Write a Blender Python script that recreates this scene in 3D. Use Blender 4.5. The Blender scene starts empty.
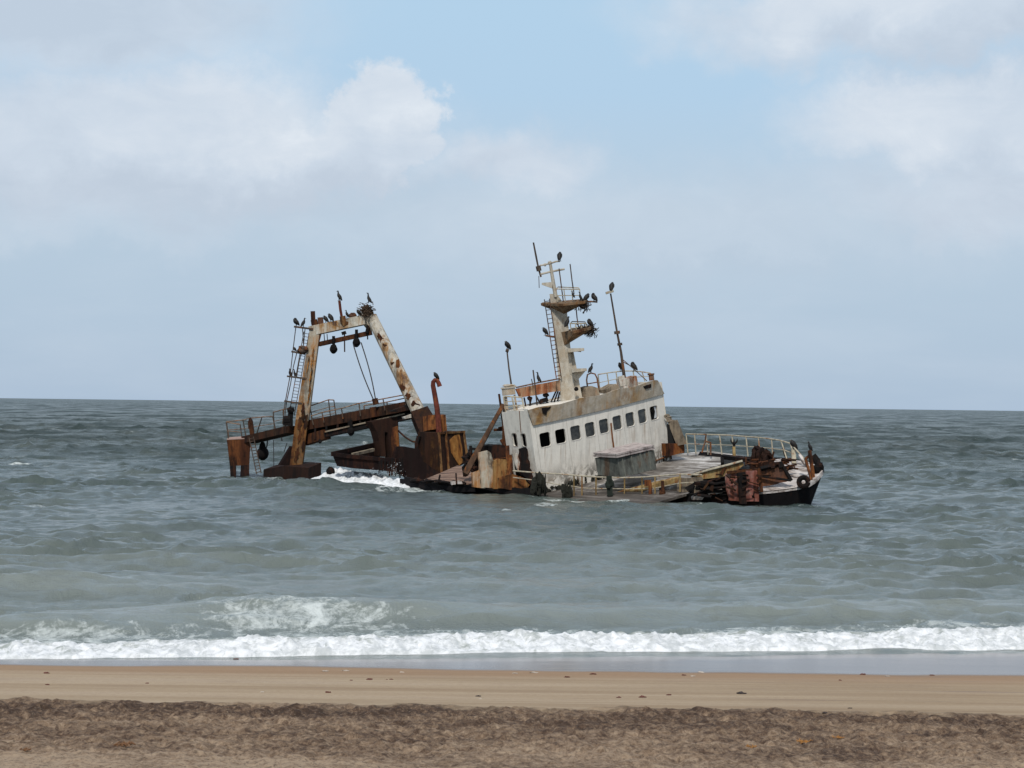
import bpy, math, random
import numpy as np
from mathutils import Vector, Matrix
random.seed(7)
SC = bpy.context.scene
COL = SC.collection

# ------------------------------------------------------------------ camera
H = 5.5; FPX = 2200.0
rr = math.atan(.0125); th = math.atan(20.1*math.cos(rr)/FPX)
f0 = np.array([0, math.cos(th), math.sin(th)]); u0 = np.array([0, -math.sin(th), math.cos(th)]); x0 = np.array([1., 0, 0])
CR = x0*math.cos(rr)+u0*math.sin(rr); CU = u0*math.cos(rr)-x0*math.sin(rr); CP = np.array([0, 0, H])
cd = bpy.data.cameras.new('camera'); cam = bpy.data.objects.new('camera', cd); COL.objects.link(cam)
cd.sensor_width = 36; cd.lens = FPX/1024*36; cd.clip_start = .5; cd.clip_end = 60000
cam.matrix_world = Matrix([[CR[i], CU[i], -f0[i], CP[i]] for i in range(3)]+[[0, 0, 0, 1]])
SC.camera = cam

def ray(px, py): return f0*FPX+CR*(px-512)+CU*(384-py)
def at(px, py, D): d = ray(px, py); return CP+d*D/d[1]
def onz(px, py, z=0): d = ray(px, py); return CP+d*(z-H)/d[2]

# the wreck's own frame: heading, port, up (heeled 11 degrees to starboard, bow turned towards the beach)
psi, phi = math.radians(53), math.radians(11)
hd = np.array([math.cos(psi), -math.sin(psi), 0]); pq = np.array([math.sin(psi), math.cos(psi), 0]); ZZ = np.array([0, 0, 1.])
vv = pq*math.cos(phi)+ZZ*math.sin(phi); ww = ZZ*math.cos(phi)-pq*math.sin(phi)
OO = onz(540, 494)
def ship(u, v, w): return OO+hd*u+vv*v+ww*w
def onp(px, py, n, c): d = ray(px, py); return CP+d*((c-(CP-OO)@n)/(d@n))
def dk(px, py, w=0): return onp(px, py, ww, w)
def Dst(x):                                    # depth of the starboard side at the waterline
    return float(np.interp(x, [330, 410, 440, 480, 540, 620, 700, 760, 815], [152, 144, 139.5, 136, 134.3, 131.5, 127.5, 126.3, 127.2]))

# ------------------------------------------------------------------ noise in numpy
def vnoise(x, y, seed=0):
    xi = np.floor(x).astype(np.int64); yi = np.floor(y).astype(np.int64)
    fx = x-xi; fy = y-yi
    fx = fx*fx*fx*(fx*(fx*6-15)+10); fy = fy*fy*fy*(fy*(fy*6-15)+10)
    def h(a, b):
        n = (a*374761393+b*668265263+seed*1442695041) & 0xffffffff
        n = ((n ^ (n >> 13))*1274126177) & 0xffffffff
        n = ((n ^ (n >> 16))*2246822519) & 0xffffffff
        return ((n ^ (n >> 15)) & 0xffff)/65535.0
    a = h(xi, yi); b = h(xi+1, yi); c = h(xi, yi+1); d = h(xi+1, yi+1)
    return a+(b-a)*fx+(c-a)*fy+(a-b-c+d)*fx*fy
def fbm(x, y, o=4, seed=0):
    s = 0; a = .5; t = 0
    for k in range(o):
        s = s+a*vnoise(x*2**k+17.3*k, y*2**k-9.1*k, seed+k); t += a; a *= .5
    return s/t
def sstep(a, b, x):
    t = np.clip((x-a)/(b-a), 0, 1); return t*t*(3-2*t)

# ------------------------------------------------------------------ materials
class NT:
    def __init__(s, nt): s.t = nt
    def n(s, typ, **kw):
        o = s.t.nodes.new(typ)
        for k, v in kw.items():
            if k.startswith('i_'): o.inputs[k[2:].replace('_', ' ')].default_value = v
            else: setattr(o, k, v)
        return o
    def l(s, a, b): s.t.links.new(a, b)
    def m(s, op, a, b=None, c=None, clamp=False):
        o = s.t.nodes.new('ShaderNodeMath'); o.operation = op; o.use_clamp = clamp
        for i, q in enumerate((a, b, c)):
            if q is None: continue
            if isinstance(q, (int, float)): o.inputs[i].default_value = q
            else: s.l(q, o.inputs[i])
        return o.outputs[0]
    def mix(s, f, a, b, bt='MIX'):
        o = s.t.nodes.new('ShaderNodeMix'); o.data_type = 'RGBA'; o.blend_type = bt
        for q, i in ((f, 0), (a, 6), (b, 7)):
            if isinstance(q, (int, float)): o.inputs[i].default_value = q
            elif isinstance(q, tuple): o.inputs[i].default_value = (*q, 1)
            else: s.l(q, o.inputs[i])
        return o.outputs[2]
    def ramp(s, f, stops, interp='LINEAR'):
        o = s.t.nodes.new('ShaderNodeValToRGB'); e = o.color_ramp.elements; o.color_ramp.interpolation = interp
        while len(e) > 1: e.remove(e[-1])
        for i, (p, c) in enumerate(stops):
            q = e[0] if i == 0 else e.new(p)
            q.position = p; q.color = (*c, 1) if len(c) == 3 else c
        s.l(f, o.inputs[0]); return o.outputs[0]
    def noise(s, vec, scale, detail=5, rough=.6, dist=0.):
        o = s.n('ShaderNodeTexNoise'); o.inputs['Scale'].default_value = scale; o.inputs['Detail'].default_value = detail
        o.inputs['Roughness'].default_value = rough; o.inputs['Distortion'].default_value = dist
        s.l(vec, o.inputs['Vector']); return o.outputs[0]
    def mapv(s, vec, sc=(1, 1, 1), loc=(0, 0, 0), rot=(0, 0, 0)):
        o = s.n('ShaderNodeMapping'); o.inputs['Scale'].default_value = sc; o.inputs['Location'].default_value = loc
        o.inputs['Rotation'].default_value = rot; s.l(vec, o.inputs['Vector']); return o.outputs[0]
    def sm(s, x, a, b):
        o = s.n('ShaderNodeMapRange'); o.interpolation_type = 'SMOOTHSTEP'
        o.inputs['From Min'].default_value = a; o.inputs['From Max'].default_value = b
        s.l(x, o.inputs['Value']); return o.outputs[0]

def new_mat(name):
    m = bpy.data.materials.new(name); m.use_nodes = True; t = NT(m.node_tree)
    b = m.node_tree.nodes['Principled BSDF']; return m, t, b

DARKRUST = (.016, .008, .006); BROWN = (.062, .022, .012); ORANGE = (.26, .088, .022)
def rusty(name, paint, t=.5, rough=.92, sc=1.0, paint2=None, dark=DARKRUST, brown=BROWN, orange=ORANGE, band=.05, seed=0, streak=.55, low=None, stains=None, gr=.4, dirt=.55):
    m, n, b = new_mat(name)
    co = n.n('ShaderNodeTexCoord').outputs['Object']
    co = n.mapv(co, loc=(seed*7.1, seed*3.3, seed*1.7))
    st = n.noise(n.mapv(co, (1.5*sc, 1.5*sc, .16*sc)), 1.0, 7, .65, .3)
    bl = n.noise(co, .75*sc, 9, .68, .6)
    f = n.m('ADD', n.m('MULTIPLY', st, streak), n.m('MULTIPLY', bl, 1-streak))
    p2 = paint2 or tuple(c*.8 for c in paint)
    pn = n.mix(n.sm(n.noise(co, 1.9*sc, 6, .7), .4, .62), paint, p2)
    rm = n.ramp(f, [(0, dark), (max(t-3*band, .01), dark), (t-1.6*band, brown), (t-.55*band, orange), (t+.35*band, tuple(.55*a+.45*o for a, o in zip(paint, orange))), (t+1.2*band, paint)])
    isp = n.sm(f, t+.2*band, t+1.3*band)
    c = n.mix(isp, rm, pn)
    grime = n.sm(n.noise(n.mapv(co, (3*sc, 3*sc, .5*sc)), 1.3, 6, .7), .3, .62)
    c = n.mix(n.m('MULTIPLY', n.m('SUBTRACT', 1., grime), gr), c, tuple(.4*a for a in paint), 'MIX')
    sk = n.noise(n.mapv(co, (2.6*sc, 2.6*sc, .22*sc), loc=(3.1, 1.2, 5)), 1.0, 6, .7, .25)
    pt = n.noise(n.mapv(co, (1, 1, .7), loc=(9, 4, 2)), 1.1*sc, 8, .72, .7)
    kd = n.m('MULTIPLY', n.m('SUBTRACT', 1., n.sm(n.m('ADD', n.m('MULTIPLY', sk, .55), n.m('MULTIPLY', pt, .45)), .40, .53)), dirt)
    c = n.mix(kd, c, (.012, .008, .007))
    if stains:
        g = n.n('ShaderNodeNewGeometry').outputs['Position']; sx = n.n('ShaderNodeSeparateXYZ'); n.l(g, sx.inputs[0]); tot = None
        for xc, wd in stains:
            q = n.m('DIVIDE', n.m('SUBTRACT', sx.outputs[0], xc), wd); q = n.m('POWER', 2.718, n.m('MULTIPLY', n.m('MULTIPLY', q, q), -1.)); tot = q if tot is None else n.m('ADD', tot, q)
        k = n.m('MULTIPLY', tot, n.sm(n.noise(n.mapv(co, (1, 1, .6)), 1.2, 7, .7, .4), .36, .58), clamp=True)
        c = n.mix(k, c, n.mix(n.sm(bl, .42, .6), (.20, .105, .04), (.36, .215, .085)))
    if low:
        g = n.n('ShaderNodeNewGeometry').outputs['Position']; sx = n.n('ShaderNodeSeparateXYZ'); n.l(g, sx.inputs[0])
        # height above the heeled deck
        h = n.m('SUBTRACT', sx.outputs[2], n.m('ADD', n.m('MULTIPLY', n.m('SUBTRACT', sx.outputs[0], float(OO[0])), .155), n.m('MULTIPLY', n.m('SUBTRACT', sx.outputs[1], float(OO[1])), .117)))
        vx = n.m('ADD', n.m('ADD', n.m('MULTIPLY', n.m('SUBTRACT', sx.outputs[0], float(OO[0])), .7839), n.m('MULTIPLY', n.m('SUBTRACT', sx.outputs[1], float(OO[1])), .5907)), n.m('MULTIPLY', sx.outputs[2], .1908))
        fr = n.m('ABSOLUTE', n.m('SUBTRACT', n.m('FRACT', n.m('DIVIDE', n.m('SUBTRACT', vx, .31), 1.12)), .5))
        run = n.m('MULTIPLY', n.m('SUBTRACT', 1., n.sm(fr, .12, .42)), n.m('MULTIPLY', n.sm(h, .7, 2.2), n.m('SUBTRACT', 1., n.sm(h, 2.76, 2.82))))
        run = n.m('MULTIPLY', run, n.sm(n.noise(n.mapv(co, (5, 5, .35)), 1.0, 5, .65), .46, .66), clamp=True)
        c = n.mix(n.m('MULTIPLY', run, .5), c, (.24, .145, .075))
        seam = n.m('MULTIPLY', n.m('SUBTRACT', 1., n.sm(n.m('ABSOLUTE', n.m('SUBTRACT', n.m('FRACT', n.m('DIVIDE', n.m('SUBTRACT', vx, 1.43), 2.24)), .5)), .004, .014)), .35)
        c = n.mix(seam, c, (.2, .15, .1))
        hh = n.m('SUBTRACT', 1., n.sm(h, *low))
        k = n.m('MULTIPLY', hh, n.sm(n.noise(n.mapv(co, (1.5, 1.5, 1.0)), 1.1, 9, .75, .5), .44, .56), clamp=True)
        c = n.mix(k, c, n.ramp(bl, [(0, (.012, .011, .008)), (.5, (.03, .025, .016)), (.62, (.12, .07, .03))]))
    n.l(c, b.inputs['Base Color']); b.inputs['Roughness'].default_value = rough
    b.inputs['Specular IOR Level'].default_value = .12
    bp = n.n('ShaderNodeBump'); bp.inputs['Strength'].default_value = .35; bp.inputs['Distance'].default_value = .05
    n.l(n.noise(co, 5*sc, 6, .7), bp.inputs['Height']); n.l(bp.outputs[0], b.inputs['Normal'])
    return m

M = {}
M['white'] = rusty('weathered_white_paint', (.69, .65, .58), .33, paint2=(.69, .65, .58), band=.04, low=(.0, 1.9), streak=.4, gr=.13, dirt=.16)
M['white2'] = rusty('stained_white_paint', (.52, .49, .44), .45, paint2=(.38, .34, .28), seed=2)
M['tan'] = rusty('tan_stained_paint', (.43, .385, .32), .42, paint2=(.34, .285, .21), seed=3, band=.07, brown=(.2, .12, .06), dark=(.08, .05, .03), orange=(.33, .19, .075), stains=((1.75, .75), (7.25, .95), (4.3, .3)), dirt=.25)
M['mast'] = rusty('mast_paint', (.48, .44, .37), .40, paint2=(.39, .33, .25), seed=5, orange=(.3, .17, .07), brown=(.12, .07, .04), band=.06, dirt=.25)
M['rust'] = rusty('deep_rust', (.036, .016, .011), .50, seed=4, orange=(.10, .038, .014), band=.05, dirt=.85)
M['rusto'] = rusty('orange_rust', (.25, .10, .03), .53, paint2=(.15, .05, .018), seed=6, orange=(.12, .04, .015), band=.05, sc=1.5, streak=.75, dirt=.85)
M['rustp'] = rusty('rust_on_white_panel', (.46, .43, .36), .51, paint2=(.37, .32, .23), seed=7, orange=(.36, .15, .035), band=.08, streak=.75, dirt=.85)
M['dark'] = rusty('black_corroded_steel', (.010, .009, .009), .44, seed=8, orange=(.05, .02, .012), brown=(.02, .010, .007), dark=(.006, .005, .005))
M['hull'] = rusty('black_hull_paint', (.010, .009, .010), .38, seed=9, orange=(.05, .018, .012), brown=(.02, .009, .007), dark=(.007, .006, .006), rough=.9)
M['hullr'] = rusty('dark_red_hull', (.012, .006, .0055), .45, seed=10, orange=(.034, .013, .008), brown=(.022, .010, .007), dark=(.008, .006, .006))
M['red'] = rusty('faded_red_lead', (.27, .10, .08), .48, paint2=(.24, .17, .14), seed=11, orange=(.15, .05, .03), sc=1.3, dirt=.5)
M['leg'] = rusty('gantry_leg_paint', (.42, .38, .31), .48, paint2=(.33, .25, .16), seed=12, orange=(.36, .16, .04), brown=(.10, .05, .025), dark=(.03, .016, .012), band=.06, dirt=.5)
M['legr'] = rusty('gantry_leg_rust', (.15, .095, .05), .52, paint2=(.09, .045, .022), seed=13, orange=(.2, .085, .025), band=.06, dirt=.5)
M['beam'] = rusty('gantry_beam_paint', (.55, .52, .45), .48, paint2=(.42, .36, .26), seed=14, orange=(.32, .17, .06), band=.06, dirt=.5)
M['yellow'] = rusty('old_yellow_paint', (.36, .26, .12), .47, paint2=(.25, .16, .06), seed=15, orange=(.22, .09, .03), sc=1.3)
M['railc'] = rusty('cream_rail_paint', (.47, .42, .32), .42, seed=16, sc=2, dirt=.3)
M['railr'] = rusty('rusty_rail', (.13, .065, .04), .46, paint2=(.2, .13, .09), seed=17, sc=2)
M['hatch'] = rusty('grey_green_panel', (.115, .12, .105), .42, paint2=(.085, .09, .08), seed=18, orange=(.09, .06, .04), brown=(.04, .03, .022), streak=.8)
M['hatchtop'] = rusty('pale_hatch_cover', (.47, .41, .38), .34, paint2=(.38, .31, .29), seed=19)
M['brownplate'] = rusty('brown_plate', (.12, .058, .038), .47, paint2=(.08, .045, .035), seed=20, orange=(.16, .07, .035), sc=1.5)
M['shed'] = rusty('grey_brown_planks', (.27, .22, .16), .42, paint2=(.20, .16, .12), seed=21)
M['redpipe'] = rusty('red_brown_pipe', (.17, .045, .03), .42, paint2=(.10, .03, .02), seed=22, sc=2)

def simple(name, col, rough=.8, var=.25, sc=8):
    m, n, b = new_mat(name)
    co = n.n('ShaderNodeTexCoord').outputs['Object']
    c = n.mix(n.noise(co, sc, 5, .65), tuple(x*(1-var) for x in col), tuple(x*(1+var) for x in col))
    n.l(c, b.inputs['Base Color']); b.inputs['Roughness'].default_value = rough
    b.inputs['Specular IOR Level'].default_value = .3
    return m
M['bird'] = simple('black_plumage', (.012, .011, .011), .6, .4, 14)
M['wing'] = simple('brown_black_plumage', (.020, .017, .014), .65, .4, 20)
M['beak'] = simple('grey_beak', (.10, .085, .06), .5)
M['twig'] = simple('dry_twigs', (.075, .048, .03), .9, .5, 5)
M['twigd'] = simple('dark_twigs', (.030, .022, .017), .9, .5, 5)
M['rope'] = simple('grey_rope', (.045, .04, .038), .9)
M['cable'] = simple('dark_wire', (.03, .028, .028), .7)
M['inner_shade'] = simple('black_interior_shade', (.008, .008, .008), .9)  # black colour stands in for the shade inside openings
M['redstone'] = simple('dark_red_stone', (.12, .045, .032), .7, .4, 20)
M['shell'] = simple('pale_shell', (.44, .38, .32), .6, .2, 20)
M['darkstone'] = simple('dark_stone', (.04, .03, .028), .7, .4, 20)
M['kelp'] = simple('orange_kelp', (.33, .15, .035), .6, .4, 10)
M['kelpb'] = simple('brown_kelp', (.16, .075, .03), .6, .4, 10)
def glass():
    m, n, b = new_mat('dirty_glass')
    co = n.n('ShaderNodeTexCoord').outputs['Object']
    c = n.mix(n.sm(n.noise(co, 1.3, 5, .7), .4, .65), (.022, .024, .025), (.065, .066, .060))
    n.l(c, b.inputs['Base Color']); b.inputs['Roughness'].default_value = .25
    return m
M['glass'] = glass()
def decking():
    m, n, b = new_mat('weathered_deck')
    co = n.n('ShaderNodeTexCoord').outputs['Object']
    a = math.atan2(hd[1], hd[0])
    q = n.mapv(co, (1, 1, 1), rot=(0, 0, -a))
    st = n.noise(n.mapv(q, (.16, 1.5, 1.5)), 1.2, 8, .7, .5)
    bl = n.noise(co, .5, 7, .7, .8)
    f = n.m('ADD', n.m('MULTIPLY', st, .6), n.m('MULTIPLY', bl, .4))
    c = n.ramp(f, [(.36, (.03, .024, .02)), (.44, (.10, .085, .07)), (.49, (.20, .18, .16)), (.54, (.30, .28, .26)), (.59, (.50, .48, .46))])
    g = n.n('ShaderNodeNewGeometry').outputs['Position']; sx = n.n('ShaderNodeSeparateXYZ'); n.l(g, sx.inputs[0])
    k = n.m('MULTIPLY', n.m('SUBTRACT', 1., n.sm(n.m('ADD', sx.outputs[2], n.m('MULTIPLY', n.m('SUBTRACT', bl, .5), 2.2)), .35, .95)), .9)
    c = n.mix(k, c, n.ramp(st, [(.35, (.015, .013, .010)), (.55, (.05, .036, .026)), (.65, (.14, .12, .105))]))
    n.l(c, b.inputs['Base Color']); b.inputs['Roughness'].default_value = .8
    bp = n.n('ShaderNodeBump'); bp.inputs['Strength'].default_value = .5; bp.inputs['Distance'].default_value = .08
    n.l(st, bp.inputs['Height']); n.l(bp.outputs[0], b.inputs['Normal'])
    return m
M['deck'] = decking()
def bowdeck():
    m, n, b = new_mat('bleached_planks')
    co = n.n('ShaderNodeTexCoord').outputs['Object']
    a = math.atan2(hd[1], hd[0])
    q = n.mapv(co, (1, 1, 1), rot=(0, 0, -a))
    st = n.noise(n.mapv(q, (.22, 2.2, 2.2)), 1.3, 6, .65, .2)
    c = n.ramp(st, [(.34, (.07, .048, .04)), (.43, (.23, .19, .165)), (.52, (.42, .38, .355)), (.64, (.54, .50, .48))])
    n.l(c, b.inputs['Base Color']); b.inputs['Roughness'].default_value = .8
    return m
M['bowdeck'] = bowdeck()
def browndeck():
    m, n, b = new_mat('brown_plank_deck')
    co = n.n('ShaderNodeTexCoord').outputs['Object']
    a = math.atan2(hd[1], hd[0])
    q = n.mapv(co, (1, 1, 1), rot=(0, 0, -a))
    st = n.noise(n.mapv(q, (.25, 2.0, 2.0)), 1.3, 7, .7, .3)
    c = n.ramp(st, [(.34, (.03, .017, .012)), (.46, (.13, .075, .05)), (.58, (.21, .13, .09)), (.68, (.30, .21, .16))])
    n.l(c, b.inputs['Base Color']); b.inputs['Roughness'].default_value = .85
    return m
M['browndeck'] = browndeck()

# ------------------------------------------------------------------ mesh builder
class MB:
    def __init__(s): s.v = []; s.f = []; s.mi = []
    def add(s, vs, fs, mi=0):
        o = len(s.v); s.v += [tuple(float(c) for c in p) for p in vs]
        s.f += [tuple(i+o for i in f) for f in fs]; s.mi += [mi]*len(fs); return s
    def prism(s, pts, thick, mi=0):
        """closed outline (3D points) given the thickness vector"""
        pts = [np.array(p, float) for p in pts]; n = len(pts); t = np.array(thick, float)
        vs = pts+[p+t for p in pts]
        fs = [tuple(range(n)), tuple(range(2*n-1, n-1, -1))]+[(i, i+n, (i+1) % n+n, (i+1) % n) for i in range(n)]
        return s.add(vs, fs, mi)
    def loft(s, a, b, mi=0):
        n = len(a)
        fs = [tuple(range(n)), tuple(range(2*n-1, n-1, -1))]+[(i, i+n, (i+1) % n+n, (i+1) % n) for i in range(n)]
        return s.add(list(a)+list(b), fs, mi)
    def beam(s, p, q, a1, b1, a2=None, b2=None, side=None, mi=0):
        """box bar p->q; half sizes a (along side) and b"""
        p = np.array(p, float); q = np.array(q, float); d = q-p; d /= np.linalg.norm(d)
        sd = np.array(side if side is not None else CR, float); sd = sd-d*(sd@d); sd /= np.linalg.norm(sd)
        n = np.cross(d, sd); a2 = a1 if a2 is None else a2; b2 = b1 if b2 is None else b2
        r1 = [p+sd*i*a1+n*j*b1 for i, j in ((-1, -1), (1, -1), (1, 1), (-1, 1))]
        r2 = [q+sd*i*a2+n*j*b2 for i, j in ((-1, -1), (1, -1), (1, 1), (-1, 1))]
        return s.loft(r1, r2, mi)
    def tube(s, pts, r, k=6, mi=0):
        pts = [np.array(p, float) for p in pts]; rs = r if isinstance(r, (list, tuple)) else [r]*len(pts)
        rings = []; pn = None
        for i, p in enumerate(pts):
            d = pts[min(i+1, len(pts)-1)]-pts[max(i-1, 0)]; d = d/(np.linalg.norm(d)+1e-9)
            a = np.array([0, 0, 1.]) if abs(d[2]) < .9 else np.array([1., 0, 0])
            if pn is not None: a = pn
            n1 = a-d*(a@d); n1 /= np.linalg.norm(n1)+1e-9; n2 = np.cross(d, n1); pn = n1
            rings.append([p+rs[i]*(n1*math.cos(2*math.pi*j/k)+n2*math.sin(2*math.pi*j/k)) for j in range(k)])
        vs = [x for q in rings for x in q]; fs = []
        for i in range(len(rings)-1):
            for j in range(k): fs.append((i*k+j, i*k+(j+1) % k, (i+1)*k+(j+1) % k, (i+1)*k+j))
        fs += [tuple(range(k-1, -1, -1)), tuple(range((len(rings)-1)*k, len(rings)*k))]
        return s.add(vs, fs, mi)
    def blob(s, c, r, seed=0, amp=.25, nu=12, nv=8, mi=0, fr=2.3, ax=None):
        c = np.array(c, float); r = np.array(r if hasattr(r, '__len__') else (r, r, r), float); vs = []; fs = []
        t, p = np.meshgrid(np.pi*np.arange(nv+1)/nv, 2*np.pi*np.arange(nu)/nu, indexing='ij')
        d = np.stack([np.sin(t)*np.cos(p), np.sin(t)*np.sin(p), np.cos(t)], -1).reshape(-1, 3)
        k = 1+amp*(2*vnoise(d[:, 0]*fr+seed*3.7+d[:, 2]*1.1, d[:, 1]*fr-seed*1.9+d[:, 2]*1.7, seed)-1)
        q = d*r*k[:, None]
        if ax is not None: q = q@np.array(ax)
        vs = list(c+q)
        for i in range(nv):
            for j in range(nu): fs.append((i*nu+j, (i+1)*nu+j, (i+1)*nu+(j+1) % nu, i*nu+(j+1) % nu))
        return s.add(vs, fs, mi)
    def build(s, name, mat, parent=None, label=None, smooth=False, origin=None):
        me = bpy.data.meshes.new(name)
        o = np.array(origin if origin is not None else (parent_world(parent) if parent else (0, 0, 0)))
        me.from_pydata([tuple(np.array(p)-o) for p in s.v], [], s.f)
        for m in (mat if isinstance(mat, (list, tuple)) else [mat]): me.materials.append(m)
        me.polygons.foreach_set('material_index', s.mi)
        if smooth: me.polygons.foreach_set('use_smooth', [True]*len(me.polygons))
        me.update()
        ob = bpy.data.objects.new(name, me); COL.objects.link(ob)
        if parent: ob.parent = parent
        elif origin is not None: ob.location = tuple(o)
        if label: ob['label'] = label
        return ob
def parent_world(p):
    o = np.zeros(3)
    while p is not None: o = o+np.array(p.location); p = p.parent
    return o
def tag(o, label=None, cat=None, group=None, kind=None):
    if label: o['label'] = label
    if cat: o['category'] = cat
    if group: o['group'] = group
    if kind: o['kind'] = kind
    return o
def empty(name, loc):
    o = bpy.data.objects.new(name, None); COL.objects.link(o); o.location = tuple(loc); o.empty_display_size = .3; return o
def jag(pts, amp=.8, step=6, closed=True):
    """roughen a pixel outline as rust eats a plate edge"""
    out = []; n = len(pts)
    for i in range(n if closed else n-1):
        a = np.array(pts[i], float); b = np.array(pts[(i+1) % n], float); L = np.linalg.norm(b[:2]-a[:2]); k = max(1, int(L/step))
        for j in range(k):
            p = a+(b-a)*j/k
            if j: p[:2] += np.array([random.uniform(-amp, amp), random.uniform(-amp, amp)])
            out.append(tuple(p))
    if not closed: out.append(tuple(pts[-1]))
    return out
def px3(pts, D=None):
    r = []
    for p in pts:
        d = p[2] if len(p) > 2 else (D(p[0]) if callable(D) else D)
        r.append(at(p[0], p[1], d))
    return r
BACK = -hd                                      # aft, away from the beach
def ladder(mb, p0, p1, width, n, side=None, r=.028):
    p0 = np.array(p0); p1 = np.array(p1); sd = np.array(side if side is not None else pq, float); d = p1-p0; d = d/np.linalg.norm(d)
    sd = sd-d*(sd@d); sd = sd/np.linalg.norm(sd)*width/2
    mb.tube([p0-sd, p1-sd], r, 5); mb.tube([p0+sd, p1+sd], r, 5)
    for i in range(n):
        q = p0+(p1-p0)*(i+.5)/n; mb.tube([q-sd, q+sd], r*.7, 5)
def railing(name, tops, bots, parent, mat, r=.035, mids=1, label=None, posts=None, postmat=None):
    """rails along tops; a post of its own from each top to its foot"""
    mb = MB(); mb.tube(tops, r, 6)
    for k in range(mids):
        f = (k+1)/(mids+1); mb.tube([np.array(a)*f+np.array(b)*(1-f) for a, b in zip(tops, bots)], r*.7, 5)
    o = mb.build(name, mat, parent, label)
    for i, (a, b) in enumerate(zip(tops, bots)):
        if posts is None or i in posts:
            MB().tube([b, a], r*1.05, 6).build('post', postmat or mat, o)
    return o

exec_parts = []
# ================================================================== SETTING
# ---- ground: beach and sea bed, one sheet
GY = [-400, -60, -20, 0, 5, 15, 24, 29, 32.3, 36, 43.8, 46.2, 48.6, 52, 60, 80, 200, 26000]
GZ = [6, 5, 4.3, 3.8, 3.5, 2.2, 1.5, 1.16, 1.0, .68, .2, .10, -.06, -.35, -.9, -1.8, -4, -30]
def ground_base(x, y): return np.interp(y-.19*np.clip(x, -14, 14)*sstep(43.5, 48, y), GY, GZ)
def edge_y(x): return 33.3-.065*np.clip(x, -20, 20)+.75*(vnoise(x*.35+50, x*0+3, 3)-.5)+.5*(vnoise(x*1.9, x*0+9, 4)-.5)
def ground_z(x, y):
    x = np.asarray(x, float); y = np.asarray(y, float)
    z = ground_base(x, y)
    e = edge_y(x)
    ch = sstep(-.2, 1.1, e-y)*sstep(4, 16, y)
    n1 = fbm(x*.9, y*.5, 4, 11)-.5; n2 = fbm(x*2.6, y*1.7, 4, 23)-.5; n3 = fbm(x*4.6, y*3.6, 4, 31)-.5; n4 = fbm(x*9, y*6, 3, 57)-.5
    fade = .45+.55*sstep(24.3, 27, y)
    lip = .035*np.exp(-((e-y-.35)/.35)**2)*(.4+1.2*vnoise(x*1.3, x*0, 8))
    z = z+ch*fade*(.08*n1+.10*n2+.13*n3+.10*n4)+lip*sstep(4, 16, y)
    z = z+.015*(fbm(x*.4, y*.7, 3, 41)-.5)
    return z
def grid_mesh(name, X, Y, Zz, mat, attrs=None, smooth=True):
    """X, Y, Z are 2-D arrays (rows, columns)"""
    nr, nc = X.shape; co = np.stack([X, Y, Zz], -1).reshape(-1, 3).astype(np.float32)
    me = bpy.data.meshes.new(name); me.vertices.add(nr*nc); me.vertices.foreach_set('co', co.ravel())
    idx = np.arange(nr*nc).reshape(nr, nc)
    q = np.stack([idx[:-1, :-1], idx[:-1, 1:], idx[1:, 1:], idx[1:, :-1]], -1).reshape(-1, 4).astype(np.int32)
    nf = len(q); me.loops.add(nf*4); me.loops.foreach_set('vertex_index', q.ravel())
    me.polygons.add(nf); me.polygons.foreach_set('loop_start', np.arange(0, nf*4, 4, dtype=np.int32))
    me.polygons.foreach_set('loop_total', np.full(nf, 4, np.int32))
    me.polygons.foreach_set('use_smooth', np.full(nf, smooth))
    me.materials.append(mat); me.update(calc_edges=True)
    for k, a in (attrs or {}).items():
        at_ = me.attributes.new(k, 'FLOAT', 'POINT'); at_.data.foreach_set('value', a.ravel().astype(np.float32))
    ob = bpy.data.objects.new(name, me); COL.objects.link(ob); return ob

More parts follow.
